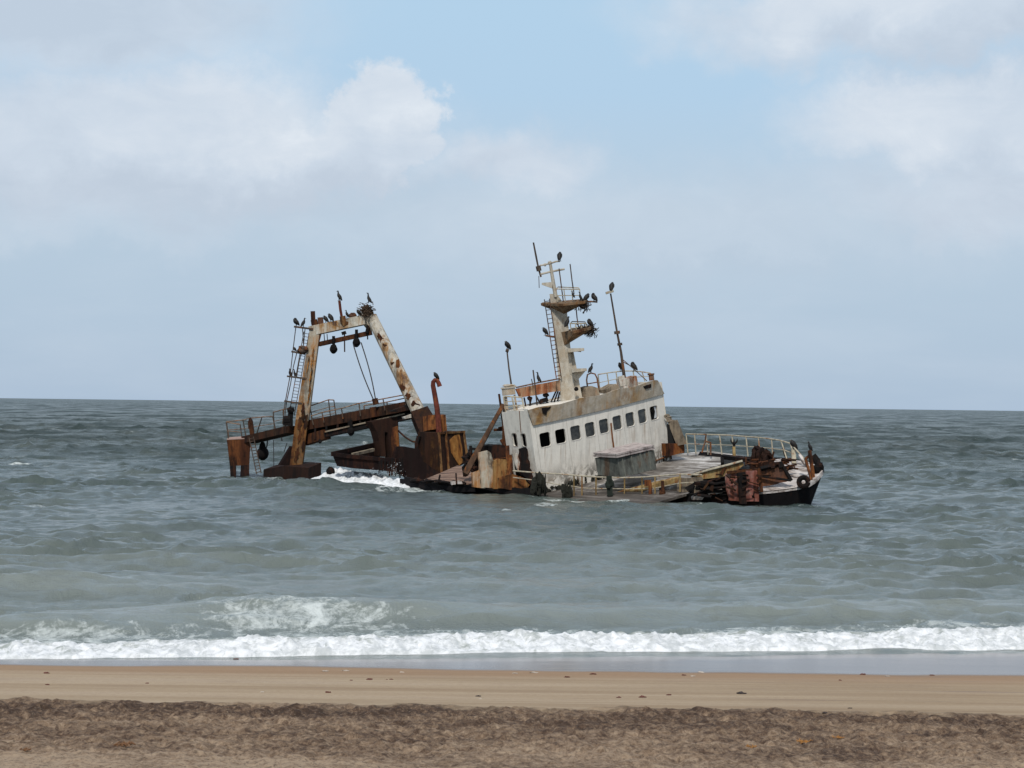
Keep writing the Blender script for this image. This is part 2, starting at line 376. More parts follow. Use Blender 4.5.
def sand_mat():
    m, n, b = new_mat('beach_sand')
    g = n.n('ShaderNodeNewGeometry').outputs['Position']; sx = n.n('ShaderNodeSeparateXYZ'); n.l(g, sx.inputs[0])
    y = sx.outputs[1]; x = sx.outputs[0]
    churn = n.n('ShaderNodeAttribute', attribute_name='churn').outputs['Fac']
    wet = n.n('ShaderNodeAttribute', attribute_name='wet').outputs['Fac']
    pale = n.n('ShaderNodeAttribute', attribute_name='pale').outputs['Fac']
    band = n.noise(n.mapv(g, (.05, .8, 0)), 1.0, 4, .6, .2)
    fine = n.noise(g, 11, 6, .78)
    smooth_c = n.ramp(band, [(.30, (.25, .175, .108)), (.45, (.31, .232, .150)), (.58, (.37, .285, .195)), (.72, (.34, .268, .20))])
    damp = n.m('MULTIPLY', n.sm(y, 40.3, 43.2), .75)
    smooth_c = n.mix(damp, smooth_c, (.265, .162, .092))
    streak = n.m('MULTIPLY', n.sm(n.noise(n.mapv(g, (.16, 1.7, 0), (3, 1, 0)), 1.0, 5, .7, .3), .55, .68), n.m('MULTIPLY', n.sm(y, 33, 34.5), n.sm(x, -1, 9)))
    smooth_c = n.mix(n.m('MULTIPLY', streak, .6), smooth_c, (.17, .125, .105))
    smooth_c = n.mix(n.m('MULTIPLY', n.m('SUBTRACT', fine, .46), 2.0, clamp=True), smooth_c, (.19, .125, .08))
    smooth_c = n.mix(n.m('MULTIPLY', n.sm(n.noise(n.mapv(g, (.5, 1.2, 0), (2, 7, 0)), 1.0, 7, .7, .4), .5, .68), .35), smooth_c, (.25, .18, .125))
    c1 = n.noise(n.mapv(g, (7.5, 4.5, 3)), 1.0, 10, .78, .35)
    c2 = n.noise(n.mapv(g, (.35, .55, 0), (7, 2, 0)), 1.0, 4, .6, .3)
    f = n.m('ADD', n.m('MULTIPLY', c1, .68), n.m('MULTIPLY', c2, .32))
    f = n.m('ADD', f, n.m('MULTIPLY', pale, .075))
    f = n.m('ADD', f, n.m('MULTIPLY', n.m('SUBTRACT', .45, n.sm(y, 25.5, 32.6)), .055))
    churn_c = n.ramp(f, [(.39, (.050, .031, .021)), (.45, (.096, .061, .041)), (.50, (.165, .111, .073)), (.555, (.245, .173, .116)), (.63, (.33, .245, .168))])
    sp = n.noise(n.mapv(g, (1, .6, 1)), 20, 6, .75)
    churn_c = n.mix(n.m('MULTIPLY', n.m('SUBTRACT', 1., n.sm(sp, .36, .50)), .6), churn_c, (.035, .024, .02))
    churn_c = n.mix(n.m('MULTIPLY', n.sm(sp, .56, .68), .5), churn_c, (.36, .28, .2))
    c = n.mix(churn, smooth_c, churn_c)
    wc = n.mix(n.noise(n.mapv(g, (.08, .6, 0), (1, 5, 0)), 1.0, 4, .6, .2), (.12, .098, .088), (.19, .155, .135))
    c = n.mix(wet, c, wc)
    n.l(c, b.inputs['Base Color'])
    n.l(n.m('SUBTRACT', .9, n.m('MULTIPLY', wet, .68)), b.inputs['Roughness'])
    n.l(n.m('ADD', .15, n.m('MULTIPLY', wet, .33)), b.inputs['Specular IOR Level'])
    bp = n.n('ShaderNodeBump'); n.l(n.m('ADD', .02, n.m('MULTIPLY', churn, .05)), bp.inputs['Distance'])
    n.l(n.m('SUBTRACT', .7, n.m('MULTIPLY', wet, .68)), bp.inputs['Strength'])
    n.l(n.m('ADD', n.m('MULTIPLY', fine, .5), n.noise(g, 5, 5, .7)), bp.inputs['Height']); n.l(bp.outputs[0], b.inputs['Normal'])
    return m

def build_ground():
    xs = np.concatenate([-np.geomspace(12000, 22.1, 30), np.arange(-22, -9, .08), np.arange(-9, 9.01, .038), np.arange(9.08, 22, .08), np.geomspace(22.1, 12000, 30)])
    ys = np.concatenate([[-400, -200, -60, -30, -15, -8, 0, 5, 9, 13, 16, 18, 19.5], np.arange(20.5, 34, .045), np.arange(34, 50, .12), [51, 53, 56, 60, 70, 85, 120, 200, 600, 3000, 26000]])
    X, Y = np.meshgrid(xs, ys); Z = ground_z(X, Y)
    e = edge_y(X)
    churn = sstep(-.35, 1.0, e-Y+1.5*(fbm(X*1.6, Y*2.6, 4, 77)-.5)); churn[Y < 0] = 1
    wl = 43.75+.04*X+.9*(vnoise(X*.22, X*0, 5)-.5)+.2*(vnoise(X*.9, X*0, 6)-.5)
    wet = sstep(-.15, .5, Y-wl)
    pale = (1-sstep(24.2, 26.2, Y+2.2*(fbm(X*.4, Y*.4, 3, 88)-.5)-.12*np.abs(X)+.5))
    o = grid_mesh('beach', X, Y, Z, sand_mat(), dict(churn=churn, wet=wet, pale=pale))
    tag(o, 'sandy beach with a dark churned berm and a smooth damp strip', kind='structure')
build_ground()

# ---- sea
rng = np.random.RandomState(5)
WAVES = []
for i in range(84):
    lam = 1.1*(34/1.1)**(i/83.)*rng.uniform(.92, 1.08)
    ang = -math.pi/2+rng.normal(0, .80 if lam < 6 else .5)+.18
    a = .0165*lam**.28*rng.uniform(.6, 1.3)*(1.08 if lam < 3.2 else (3.2/lam)**.62)
    WAVES.append((lam, ang, a, rng.uniform(0, 6.283)))
for lam, a in ((48, .05), (70, .06), (41, .03)):
    WAVES.append((lam, -math.pi/2+rng.normal(0, .15), a, rng.uniform(0, 6.28)))
def front_y(X): return 48.5+.215*np.clip(X, -15, 15)+.25*(vnoise(X*.33, X*0, 61)-.5)+.12*(vnoise(X*1.4, X*0, 62)-.5)
def swell(X, Y):
    """the little breaker behind the surf line"""
    h = 0
    for xc, yc, sx, sy, a, sl in ((-11.5, 51.6, 3.6, 1.1, .30, .1), (-4.8, 55.2, 5.0, 1.7, .52, .15), (-7.5, 53.2, 4, 1.3, .25, .2), (2.5, 56.5, 5, 1.6, .16, .1), (9, 58.0, 5, 1.8, .22, .05), (13, 60, 4, 1.6, .2, 0), (-13, 62.0, 6, 2, .22, 0), (4, 66, 8, 2.4, .2, .05), (-9, 74, 9, 2.6, .22, 0.03), (9, 79, 9, 2.6, .22, .0)):
        dy = Y-yc-sl*(X-xc)-.5*(vnoise(X*.35, X*0+yc, 70)-.5)
        g = np.where(dy < 0, np.exp(-(dy/(sy*.55))**2), np.exp(-(dy/(sy*1.5))**2))
        h = h+a*g*np.exp(-((X-xc)/sx)**2)
    return h
def sea_h(X, Y, step):
    z = np.zeros_like(X); group = .25+1.5*fbm(X*.06, Y*.05, 4, 91)
    for lam, ang, a, p in WAVES:
        k = 2*math.pi/lam; s = np.sin(k*(X*math.cos(ang)+Y*math.sin(ang))+p+1.3*math.sin(p*3))
        att = sstep(2.0, 4.0, lam/step)
        z += a*att*(s+(.30 if lam < 14 else .1)*(2*s*s-1))
    z *= .60+.35*sstep(140, 320, Y)
    for k, (lx, ly, am) in enumerate(((13, 5.0, .24), (6.0, 2.3, .20), (2.9, 1.15, .125), (1.3, .6, .06))):
        att = sstep(.9, 2.2, ly/step); wx = 1.3*fbm(X/lx*.7, Y/ly*.5, 2, 400+k)
        r = 1-np.abs(2*vnoise(X/lx+wx, Y/ly+.8*wx, 410+k)-1); msk = sstep(.42, .72, fbm(X/lx*.45+7, Y/ly*.35, 3, 420+k))
        z += am*att*(r**5*(.25+1.2*msk)-.17)
    z *= group*(.52+.48*sstep(55, 92, Y))*(1+.9*sstep(140, 420, Y))
    z = z*sstep(46, 54, Y)+swell(X, Y)-.11*sstep(70, 110, Y)
    return z
def sea_mat():
    m, n, b = new_mat('sea_water')
    g = n.n('ShaderNodeNewGeometry').outputs['Position']; sx = n.n('ShaderNodeSeparateXYZ'); n.l(g, sx.inputs[0])
    sh = n.n('ShaderNodeAttribute', attribute_name='shallow').outputs['Fac']
    fo = n.n('ShaderNodeAttribute', attribute_name='foam').outputs['Fac']
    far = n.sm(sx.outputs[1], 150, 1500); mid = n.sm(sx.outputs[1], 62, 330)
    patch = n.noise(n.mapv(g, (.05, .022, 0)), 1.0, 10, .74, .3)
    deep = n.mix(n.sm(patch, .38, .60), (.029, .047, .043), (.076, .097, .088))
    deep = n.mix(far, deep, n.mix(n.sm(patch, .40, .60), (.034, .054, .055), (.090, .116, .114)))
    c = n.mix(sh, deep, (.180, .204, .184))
    q = n.mapv(g, (1.0, .45, 1))
    lace = n.noise(n.mapv(g, (.9, .55, 1)), 1.5, 9, .72, 1.3); lace2 = n.noise(n.mapv(g, (1, .5, 1)), 5.0, 5, .7, .4)
    lv = n.m('ADD', n.m('MULTIPLY', lace, .65), n.m('MULTIPLY', lace2, .35))
    thr = n.m('SUBTRACT', .80, n.m('MULTIPLY', fo, .46))
    fm = n.m('MULTIPLY', n.m('MULTIPLY', n.m('SUBTRACT', lv, thr), 6.0, clamp=True), .85)
    c = n.mix(fm, c, (.64, .68, .66))
    n.l(c, b.inputs['Base Color'])
    b.inputs['IOR'].default_value = 1.33
    n.l(n.m('ADD', n.m('ADD', .12, n.m('MULTIPLY', mid, n.m('ADD', .16, n.m('MULTIPLY', n.m('SUBTRACT', 1., n.sm(patch, .40, .58)), .34)))), n.m('MULTIPLY', fm, .5)), b.inputs['Roughness'])
    q2 = n.mapv(g, (1, .55, 1))
    r1 = n.noise(q2, 1.5, 8, .66, .35); r2 = n.noise(n.mapv(g, (.34, .20, 1)), 1.0, 8, .70, .3)
    bp = n.n('ShaderNodeBump'); bp.inputs['Strength'].default_value = .8; bp.inputs['Distance'].default_value = .26
    n.l(r1, bp.inputs['Height'])
    bp2 = n.n('ShaderNodeBump'); bp2.inputs['Distance'].default_value = 2.2
    n.l(n.m('MULTIPLY', mid, .8), bp2.inputs['Strength'])
    n.l(r2, bp2.inputs['Height']); n.l(bp.outputs[0], bp2.inputs['Normal']); n.l(bp2.outputs[0], b.inputs['Normal'])
    return m
def build_sea():
    rows = [46.0]
    while rows[-1] < 26000:
        d = rows[-1]; rows.append(d+d*np.interp(d, [45, 150, 400, 1500, 26000], [.0024, .0026, .0034, .008, .05]))
    ry = np.array(rows)
    cx = np.concatenate([-np.geomspace(60, .6, 14)[:-1], np.linspace(-.6, -.28, 150)[:-1], np.linspace(-.28, .28, 390), np.linspace(.28, .6, 150)[1:], np.geomspace(.6, 60, 14)[1:]])
    wide = np.clip(ry, 46, None)[:, None]
    X = cx[None, :]*wide; Y = np.repeat(ry[:, None], len(cx), 1)
    step = np.repeat(np.gradient(ry)[:, None], len(cx), 1)
    Z = sea_h(X, Y, step)
    sw = swell(X, Y)
    shallow = np.clip((1-sstep(50, 105, Y))*.55+.75*sw/.5*(1-sstep(60, 90, Y))+.25*(1-sstep(90, 135, Y))*fbm(X*.05, Y*.05, 3, 12), 0, 1)
    dy = Y-front_y(X)
    foam = np.exp(-((dy-4.0)/2.6)**2)*(.45+.6*fbm(X*.3, Y*.3, 3, 33))
    lz = np.exp(-((X+5.2)/4.6)**2)*np.exp(-((Y-53.6-.12*(X+5))/3.4)**2); foam = np.maximum(foam, .88*lz)
    lz = np.exp(-((X+6.2)/4.2)**2)*np.exp(-((Y-50.6-.18*(X+6))/1.6)**2); foam = np.maximum(foam, .86*lz)
    lz = np.exp(-((X+11)/3.5)**2)*np.exp(-((Y-50.5)/1.3)**2); foam = np.maximum(foam, .78*lz)
    lz = np.exp(-((X-10.5)/2.6)**2)*np.exp(-((Y-56.6)/1.2)**2); foam = np.maximum(foam, .55*lz)
    # trails around the wreck
    def trail(pts, wdt, amp):
        d2 = np.full_like(X, 1e9)
        for (ax, ay), (bx, by) in zip(pts[:-1], pts[1:]):
            vx, vy = bx-ax, by-ay; t = np.clip(((X-ax)*vx+(Y-ay)*vy)/(vx*vx+vy*vy), 0, 1)
            d2 = np.minimum(d2, (X-ax-t*vx)**2+(Y-ay-t*vy)**2)
        return amp*np.exp(-d2/wdt**2)
    def W(x, y): q = onz(x, y); return (q[0], q[1])
    foam = np.maximum(foam, trail([W(325, 478), W(360, 480), W(405, 485), W(430, 489)], 3.2, .9))
    foam = np.maximum(foam, trail([W(345, 488), W(400, 490)], 1.5, .66))
    foam = np.maximum(foam, trail([W(545, 497), W(585, 499), W(650, 500), W(700, 502)], 1.3, .86))
    foam = np.maximum(foam, trail([W(6, 464), W(24, 463)], 1.1, 1.0))
    foam = np.maximum(foam, trail([W(38, 466), W(52, 465)], .8, .7))
    foam = np.maximum(foam, trail([W(898, 426), W(904, 426)], 4, .9))
    cap = vnoise(X*.16, Y*.09, 301)*vnoise(X*.5, Y*.3, 302); foam = np.maximum(foam, .74*sstep(.60, .74, cap)*sstep(75, 110, Y)*(1-sstep(500, 900, Y)))
    foam = np.maximum(foam, trail([W(410, 489), W(470, 493), W(530, 495)], 1.0, .74))
    foam = np.maximum(foam, trail([W(700, 503), W(760, 505), W(812, 505)], .8, .66))
    foam = np.maximum(foam, trail([W(228, 474), W(255, 475), W(290, 480), W(322, 483)], 1.5, .70))
    foam *= sstep(46, 48, Y)
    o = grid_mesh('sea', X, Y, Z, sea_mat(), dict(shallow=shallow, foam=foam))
    tag(o, 'choppy grey-green sea', kind='structure')
build_sea()

def foam_mat():
    m, n, b = new_mat('white_foam')
    g = n.n('ShaderNodeNewGeometry').outputs['Position']
    c = n.mix(n.sm(n.noise(n.mapv(g, (1, .6, 1)), 3.2, 7, .7, .5), .38, .6), (.50, .52, .525), (.76, .77, .78))
    tt = n.n('ShaderNodeAttribute', attribute_name='back').outputs['Fac']
    hole = n.m('MULTIPLY', n.m('SUBTRACT', n.m('ADD', n.noise(n.mapv(g, (1.6, .8, 1)), 1.6, 7, .7, .8), n.m('MULTIPLY', tt, .26)), .60), 7.0, clamp=True)
    c = n.mix(n.m('MULTIPLY', hole, .85), c, (.22, .25, .22))
    n.l(c, b.inputs['Base Color']); b.inputs['Roughness'].default_value = .9; b.inputs['Specular IOR Level'].default_value = .1
    b.inputs['Subsurface Weight'].default_value = 0
    bp = n.n('ShaderNodeBump'); bp.inputs['Strength'].default_value = .6; bp.inputs['Distance'].default_value = .05
    n.l(n.noise(g, 9, 5, .7), bp.inputs['Height']); n.l(bp.outputs[0], b.inputs['Normal'])
    return m
M['foam'] = foam_mat()
def build_surf():
    xs = np.concatenate([np.arange(-32, -13, .06), np.arange(-13, 13, .032), np.arange(13, 32, .06)]); ys = np.arange(44.4, 58, .05)
    X, Y = np.meshgrid(xs, ys)
    t = Y-front_y(X)-.14*(fbm(X*2.1, Y*.8, 3, 15)-.5)
    base = np.maximum(sea_h(X, Y, np.full_like(X, .12)), ground_base(X, Y)+.012)
    wid = 4.3+3.6*(fbm(X*.22, X*0, 2, 44)-.5)+.9*np.exp(-((X+5)/3.5)**2)
    prof = sstep(0, .22, t)*(1-sstep(.25, 1.0, t/wid))
    l1 = fbm(X*1.9, Y*.9, 4, 19); l2 = fbm(X*5.0+2*fbm(X,Y,2,3), Y*2.4, 5, 21); crest = np.exp(-((t-.7-1.5*vnoise(X*.5, X*0, 2))/.8)**2)+.6*np.exp(-((t-2.6-1.2*vnoise(X*.4, X*0, 7))/.7)**2)
    hump = .3+1.3*vnoise(X*.24, X*0+2, 25)
    Z = base-.05+prof*(.085+.15*crest*hump+.16*(l1-.42)*(.8+.5*crest)+.20*(l2-.45)*(.7+.4*crest))
    Z = np.where(prof < .02, base-.12, Z)
    o = grid_mesh('surf', X, Y, Z, M['foam'], dict(back=np.clip(t/wid, 0, 1.2))); tag(o, 'white foaming surf running up the beach', kind='stuff')
build_surf()
def build_splash():
    xs = np.arange(-15, -3.5, .06); ys = np.arange(138, 160, .12); X, Y = np.meshgrid(xs, ys)
    a = onz(335, 479.5); c = onz(425, 488)
    vx, vy = c[0]-a[0], c[1]-a[1]; L = math.hypot(vx, vy)
    s = ((X-a[0])*vx+(Y-a[1])*vy)/L/L; d = ((X-a[0])*vy-(Y-a[1])*vx)/L
    prof = np.exp(-(d/2.3)**2)*sstep(-.06, .10, s)*(1-sstep(.75, 1.0, s))
    prof = prof*(1.05-.3*s)
    n = fbm(X*.7, Y*.45, 4, 51); n2 = fbm(X*2.6, Y*1.6, 4, 52)
    Z = -.24+prof*(.78+.9*(n-.4)+.65*(n2-.5))
    o = grid_mesh('foam', X, Y, Z, M['foam']); tag(o, 'white water breaking under the broken stern', kind='stuff')
    mb = MB(); 
    for i in range(140):
        p = at(random.uniform(335, 410), 477-abs(random.gauss(0, 4)), random.uniform(147, 150)); r = random.uniform(.006, .02); mb.blob(p, r, i, .2, 6, 4)
    for i in range(70):
        p = at(random.gauss(394, 4), random.uniform(462, 476), 146); r = random.uniform(.006, .022); mb.blob(p, r, i, .2, 6, 4)
    ob = mb.build('spray', M['foam']); tag(ob, 'drops of spray thrown up under the broken stern', kind='stuff')
build_splash()

# ================================================================== WORLD, SUN
SUN_EL, SUN_AZ = math.radians(51), math.radians(190)      # azimuth from +Y clockwise: behind the camera on its right
def build_world():
    wd = bpy.data.worlds.new('World'); SC.world = wd; wd.use_nodes = True; nt = wd.node_tree; n = NT(nt)
    bg = nt.nodes['Background']; bg.inputs['Strength'].default_value = .1
    sky = n.n('ShaderNodeTexSky'); sky.sky_type = 'NISHITA'; sky.sun_disc = False
    sky.sun_elevation = SUN_EL; sky.sun_rotation = SUN_AZ; sky.air_density = 1; sky.dust_density = 1.2; sky.ozone_density = 1.5
    gen = n.n('ShaderNodeTexCoord').outputs['Generated']; sp = n.n('ShaderNodeSeparateXYZ'); n.l(gen, sp.inputs[0])
    az = n.m('MULTIPLY', n.m('ARCTAN2', sp.outputs[0], sp.outputs[1]), FPX)
    el = n.m('MULTIPLY', n.m('ARCSINE', sp.outputs[2]), FPX)
    cv = n.n('ShaderNodeCombineXYZ'); n.l(az, cv.inputs[0]); n.l(el, cv.inputs[1]); P = cv.outputs[0]
    # warp
    w1 = n.n('ShaderNodeTexNoise'); w1.inputs['Scale'].default_value = .0105; w1.inputs['Detail'].default_value = 6; w1.inputs['Roughness'].default_value = .58; n.l(P, w1.inputs['Vector'])
    ws = n.n('ShaderNodeSeparateColor'); n.l(w1.outputs['Color'], ws.inputs[0])
    X = n.m('ADD', az, n.m('MULTIPLY', n.m('SUBTRACT', ws.outputs[0], .5), 130))
    Y = n.m('ADD', el, n.m('MULTIPLY', n.m('SUBTRACT', ws.outputs[1], .5), 100))
    w2 = n.n('ShaderNodeTexNoise'); w2.inputs['Scale'].default_value = .032; w2.inputs['Detail'].default_value = 8; w2.inputs['Roughness'].default_value = .66; n.l(P, w2.inputs['Vector'])
    ws2 = n.n('ShaderNodeSeparateColor'); n.l(w2.outputs['Color'], ws2.inputs[0])
    X = n.m('ADD', X, n.m('MULTIPLY', n.m('SUBTRACT', ws2.outputs[0], .5), 60)); Y = n.m('ADD', Y, n.m('MULTIPLY', n.m('SUBTRACT', ws2.outputs[1], .5), 52))
    def ell(px, py, sx, sy, rot=0.):
        cx, cy = px-512, 404-py
        dx = n.m('SUBTRACT', X, float(cx)); dy = n.m('SUBTRACT', Y, float(cy)); c, s = math.cos(rot), math.sin(rot)
        a = n.m('DIVIDE', n.m('ADD', n.m('MULTIPLY', dx, c), n.m('MULTIPLY', dy, s)), sx)
        b = n.m('DIVIDE', n.m('SUBTRACT', n.m('MULTIPLY', dy, c), n.m('MULTIPLY', dx, s)), sy)
        return n.m('SQRT', n.m('ADD', n.m('MULTIPLY', a, a), n.m('MULTIPLY', b, b)))
    def soft(d, a, b): return n.m('SUBTRACT', 1., n.sm(d, a, b))
    def add(*q):
        r = q[0]
        for k in q[1:]: r = n.m('ADD', r, k)
        return r
    def mx(*q):
        r = q[0]
        for k in q[1:]: r = n.m('MAXIMUM', r, k)
        return r
    fb = n.noise(n.mapv(P, (.0042, .0075, 1)), 1.0, 7, .58, .25)
    # clear-air colour (per photograph: pale blue overhead, grey-lilac at the horizon)
    e1 = n.m('DIVIDE', el, FPX)
    clear = n.ramp(e1, [(0, (4.25, 5.45, 6.95)), (.035, (4.5, 5.75, 7.2)), (.09, (4.95, 6.15, 7.4)), (.14, (4.6, 6.4, 8.2)), (.19, (4.65, 6.6, 8.4)), (.3, (4.4, 5.9, 7.8)), (.5, (4.6, 5.4, 6.6)), (1, (4.2, 4.9, 6.0))])
    base = n.mix(.92, sky.outputs[0], clear)
    # broken cloud over the rest of the sky
    gen2 = n.m('MULTIPLY', n.sm(fb, .46, .62), n.sm(e1, .19, .30))
    # low veil of thin cloud
    veil = n.m('MULTIPLY', n.m('SUBTRACT', 1., n.sm(e1, .055, .125)), n.sm(n.noise(n.mapv(P, (.0028, .011, 1), (4, 2, 0)), 1.0, 5, .55, .2), .36, .66))
    left = mx(soft(ell(130, 150, 320, 100), .45, 1.25), soft(ell(380, 128, 70, 66, .25), .78, 1.05), soft(ell(300, 160, 130, 60, .2), .55, 1.15), soft(ell(505, 165, 110, 48), .2, 1.3))
    topl = soft(ell(90, 20, 250, 85), .35, 1.25)
    right = mx(soft(ell(955, 125, 205, 72, -.05), .45, 1.2), soft(ell(905, 18, 300, 62, .0), .45, 1.2), soft(ell(1000, 190, 240, 60), .2, 1.3))
    mid = n.m('MULTIPLY', soft(ell(640, 225, 420, 70), .2, 1.35), .5)
    dens = n.m('MINIMUM', mx(left, n.m('MULTIPLY', topl, .92), right, mid, gen2, n.m('MULTIPLY', veil, .22)), 1.)
    # cloud light: sunlit tops, greyer bases
    bright = mx(soft(ell(395, 95, 75, 48, .3), .2, 1.3), n.m('MULTIPLY', soft(ell(285, 140, 150, 42, .35), .1, 1.3), .8), n.m('MULTIPLY', soft(ell(240, 110, 110, 50, .2), .1, 1.3), .6), n.m('MULTIPLY', soft(ell(900, 120, 150, 45), .1, 1.3), .6), n.m('MULTIPLY', soft(ell(800, 10, 130, 36), .1, 1.3), .5), n.m('MULTIPLY', soft(ell(140, 120, 170, 50), .1, 1.3), .3))
    tex = n.noise(n.mapv(P, (.011, .022, 1), (3, 8, 0)), 1.0, 8, .62, .5)
    grey = mx(soft(ell(150, 200, 330, 40), .1, 1.3), soft(ell(60, 25, 260, 50), .1, 1.3), n.m('MULTIPLY', soft(ell(960, 55, 230, 34), .1, 1.3), .9), n.m('MULTIPLY', soft(ell(700, 268, 200, 20), .1, 1.4), .8), n.m('MULTIPLY', soft(ell(1000, 190, 240, 40), .1, 1.3), .7), n.m('MULTIPLY', soft(ell(400, 185, 120, 22), .1, 1.3), .7))
    bl = n.m('ADD', .45, n.m('MULTIPLY', n.m('SUBTRACT', bright, grey), .45))
    bl = n.m('ADD', bl, n.m('ADD', n.m('MULTIPLY', n.m('SUBTRACT', fb, .5), .9), n.m('MULTIPLY', n.m('SUBTRACT', tex, .5), 1.0)), clamp=True)
    cc = n.ramp(bl, [(0, (5.35, 6.15, 7.2)), (.45, (6.1, 6.9, 7.9)), (.8, (6.95, 7.6, 8.4)), (1, (7.7, 8.25, 8.9))])
    out = n.mix(n.m('MULTIPLY', dens, .93), base, cc)
    n.l(out, bg.inputs['Color'])
build_world()
sl = bpy.data.lights.new('sun', 'SUN'); so = bpy.data.objects.new('sun', sl); COL.objects.link(so)
sl.energy = 3.0; sl.angle = math.radians(4); sl.color = (1, .95, .87)
tosun = Vector((math.sin(SUN_AZ)*math.cos(SUN_EL), math.cos(SUN_AZ)*math.cos(SUN_EL), math.sin(SUN_EL)))
so.rotation_euler = tosun.to_track_quat('Z', 'Y').to_euler(); so.location = (0, 0, 60)
SC.view_settings.view_transform = 'Standard'; SC.view_settings.look = 'None'; SC.view_settings.exposure = 0; SC.view_settings.gamma = 1
M['weed'] = simple('black_weed', (.017, .017, .012), .9, .5, 4)
M['lightpane'] = simple('pale_light_pane', (.5, .5, .5), .5, .1, 4)  # pale colour standing in for light through the end window
M['rustp2'] = rusty('orange_rust_panel', (.31, .18, .07), .49, paint2=(.26, .12, .035), seed=27, orange=(.20, .075, .022), band=.06, streak=.75, dirt=.85)
M['darkgreen'] = rusty('dark_green_growth', (.025, .032, .026), .40, seed=28)
M['plat'] = rusty('platform_rust', (.22, .165, .11), .50, paint2=(.14, .09, .055), seed=29, orange=(.19, .10, .045), band=.06)
M['scr'] = rusty('rust_streaked_screen', (.38, .26, .165), .50, paint2=(.30, .16, .08), seed=30, orange=(.26, .085, .035), band=.07, streak=.8, dirt=.85)
M['rustd'] = rusty('dark_brown_rust', (.026, .012, .007), .50, paint2=(.075, .034, .012), seed=31, orange=(.04, .018, .011), brown=(.02, .01, .007), band=.07, streak=.8, dirt=.85)
M['rustd2'] = rusty('blackened_rust', (.019, .009, .007), .50, paint2=(.036, .016, .010), seed=32, orange=(.03, .014, .009), brown=(.013, .008, .006), band=.07, streak=.7, dirt=.85)
M['rusto2'] = rusty('tan_rust', (.22, .13, .055), .5, paint2=(.13, .06, .025), seed=33, orange=(.14, .055, .02), band=.06, sc=1.5, dirt=.85)
M['rusto3'] = rusty('red_brown_rust', (.19, .068, .024), .52, paint2=(.10, .034, .015), seed=34, orange=(.07, .026, .013), band=.07, sc=1.2, streak=.85, dirt=.85)
M['boxtop'] = simple('pink_grey_top', (.33, .22, .18), .8, .3, 3)
M['leg2'] = rusty('flaking_white_leg', (.50, .47, .41), .46, paint2=(.42, .36, .27), seed=35, orange=(.30, .16, .06), band=.05)
M['walk'] = rusty('catwalk_rust', (.028, .014, .009), .52, paint2=(.065, .037, .022), seed=36, orange=(.06, .027, .015), band=.06, dirt=.85)
M['railw'] = rusty('tan_grey_rail', (.30, .22, .16), .46, paint2=(.19, .12, .08), seed=37, sc=2)
M['spar'] = rusty('brown_spar', (.075, .042, .026), .44, paint2=(.10, .06, .038), seed=38, sc=1.5)
M['wire'] = rusty('dark_grey_rail', (.075, .06, .05), .42, paint2=(.11, .08, .06), seed=40, sc=2)
M['oran'] = rusty('bright_orange_rust', (.40, .185, .05), .46, paint2=(.30, .12, .03), seed=41, orange=(.22, .08, .02), band=.06, sc=1.3, streak=.8, dirt=.6)
# ================================================================== THE WRECK
RL = np.array([float(OO[0])-2, float(OO[1]), 0.])
S = empty('shipwreck', RL)
tag(S, 'rusting trawler wreck heeled over offshore, with white wheelhouse and tall stern gantry', 'shipwreck')

def bul(v): return .45*(1-((v-5.3)/5.3)**2)
VW = 10.92
def front(v, w, off=0.):
    """point on the bowed wheelhouse front"""
    dv = 1e-3; t = np.array([bul(v+dv)-bul(v), dv]); t /= np.linalg.norm(t)
    return ship(bul(v)+off*t[1], v-off*t[0], w)
def sidew(u, w, off=0.): return ship(u, -off, w)

def rrect(c0, c1, hw, hh, rad, k=5):
    pts = []
    for sx, sy, a0 in ((1, 1, 0), (-1, 1, 90), (-1, -1, 180), (1, -1, 270)):
        for j in range(k):
            a = math.radians(a0+90*j/(k-1)); pts.append((c0+sx*(hw-rad)+rad*math.cos(a), c1+sy*(hh-rad)+rad*math.sin(a)))
    return pts
def wall_cell(mb, fn, a0, a1, b0, b1, hole):
    """wall patch a0..a1 x b0..b1 with a rounded hole and its reveal"""
    ca, cb, hw, hh = hole; inner = rrect(ca, cb, hw, hh, .15)
    # outer boundary: project from the hole centre
    ring = []
    corners = [(a1, b1), (a0, b1), (a0, b0), (a1, b0)]
    for q, (x, y) in enumerate(inner):
        c = corners[q//5]; j = q % 5
        dx, dy = x-ca, y-cb
        t = 1e9
        if dx > 1e-6: t = min(t, (a1-ca)/dx)
        if dx < -1e-6: t = min(t, (a0-ca)/dx)
        if dy > 1e-6: t = min(t, (b1-cb)/dy)
        if dy < -1e-6: t = min(t, (b0-cb)/dy)
        ring.append(c if j == 2 else (ca+dx*t, cb+dy*t))
    n = len(inner)
    vs = [fn(x, y, 0) for x, y in ring]+[fn(x, y, 0) for x, y in inner]+[fn(x, y, -.12) for x, y in inner]
    fs = []
    for i in range(n):
        j = (i+1) % n; fs += [(i, j, n+j, n+i), (n+i, n+j, 2*n+j, 2*n+i)]
    mb.add(vs, fs)
def wall_quad(mb, fn, a0, a1, b0, b1, k=1):
    for i in range(k):
        s0 = a0+(a1-a0)*i/k; s1 = a0+(a1-a0)*(i+1)/k
        mb.add([fn(s0, b0, 0), fn(s1, b0, 0), fn(s1, b1, 0), fn(s0, b1, 0)], [(0, 1, 2, 3)])

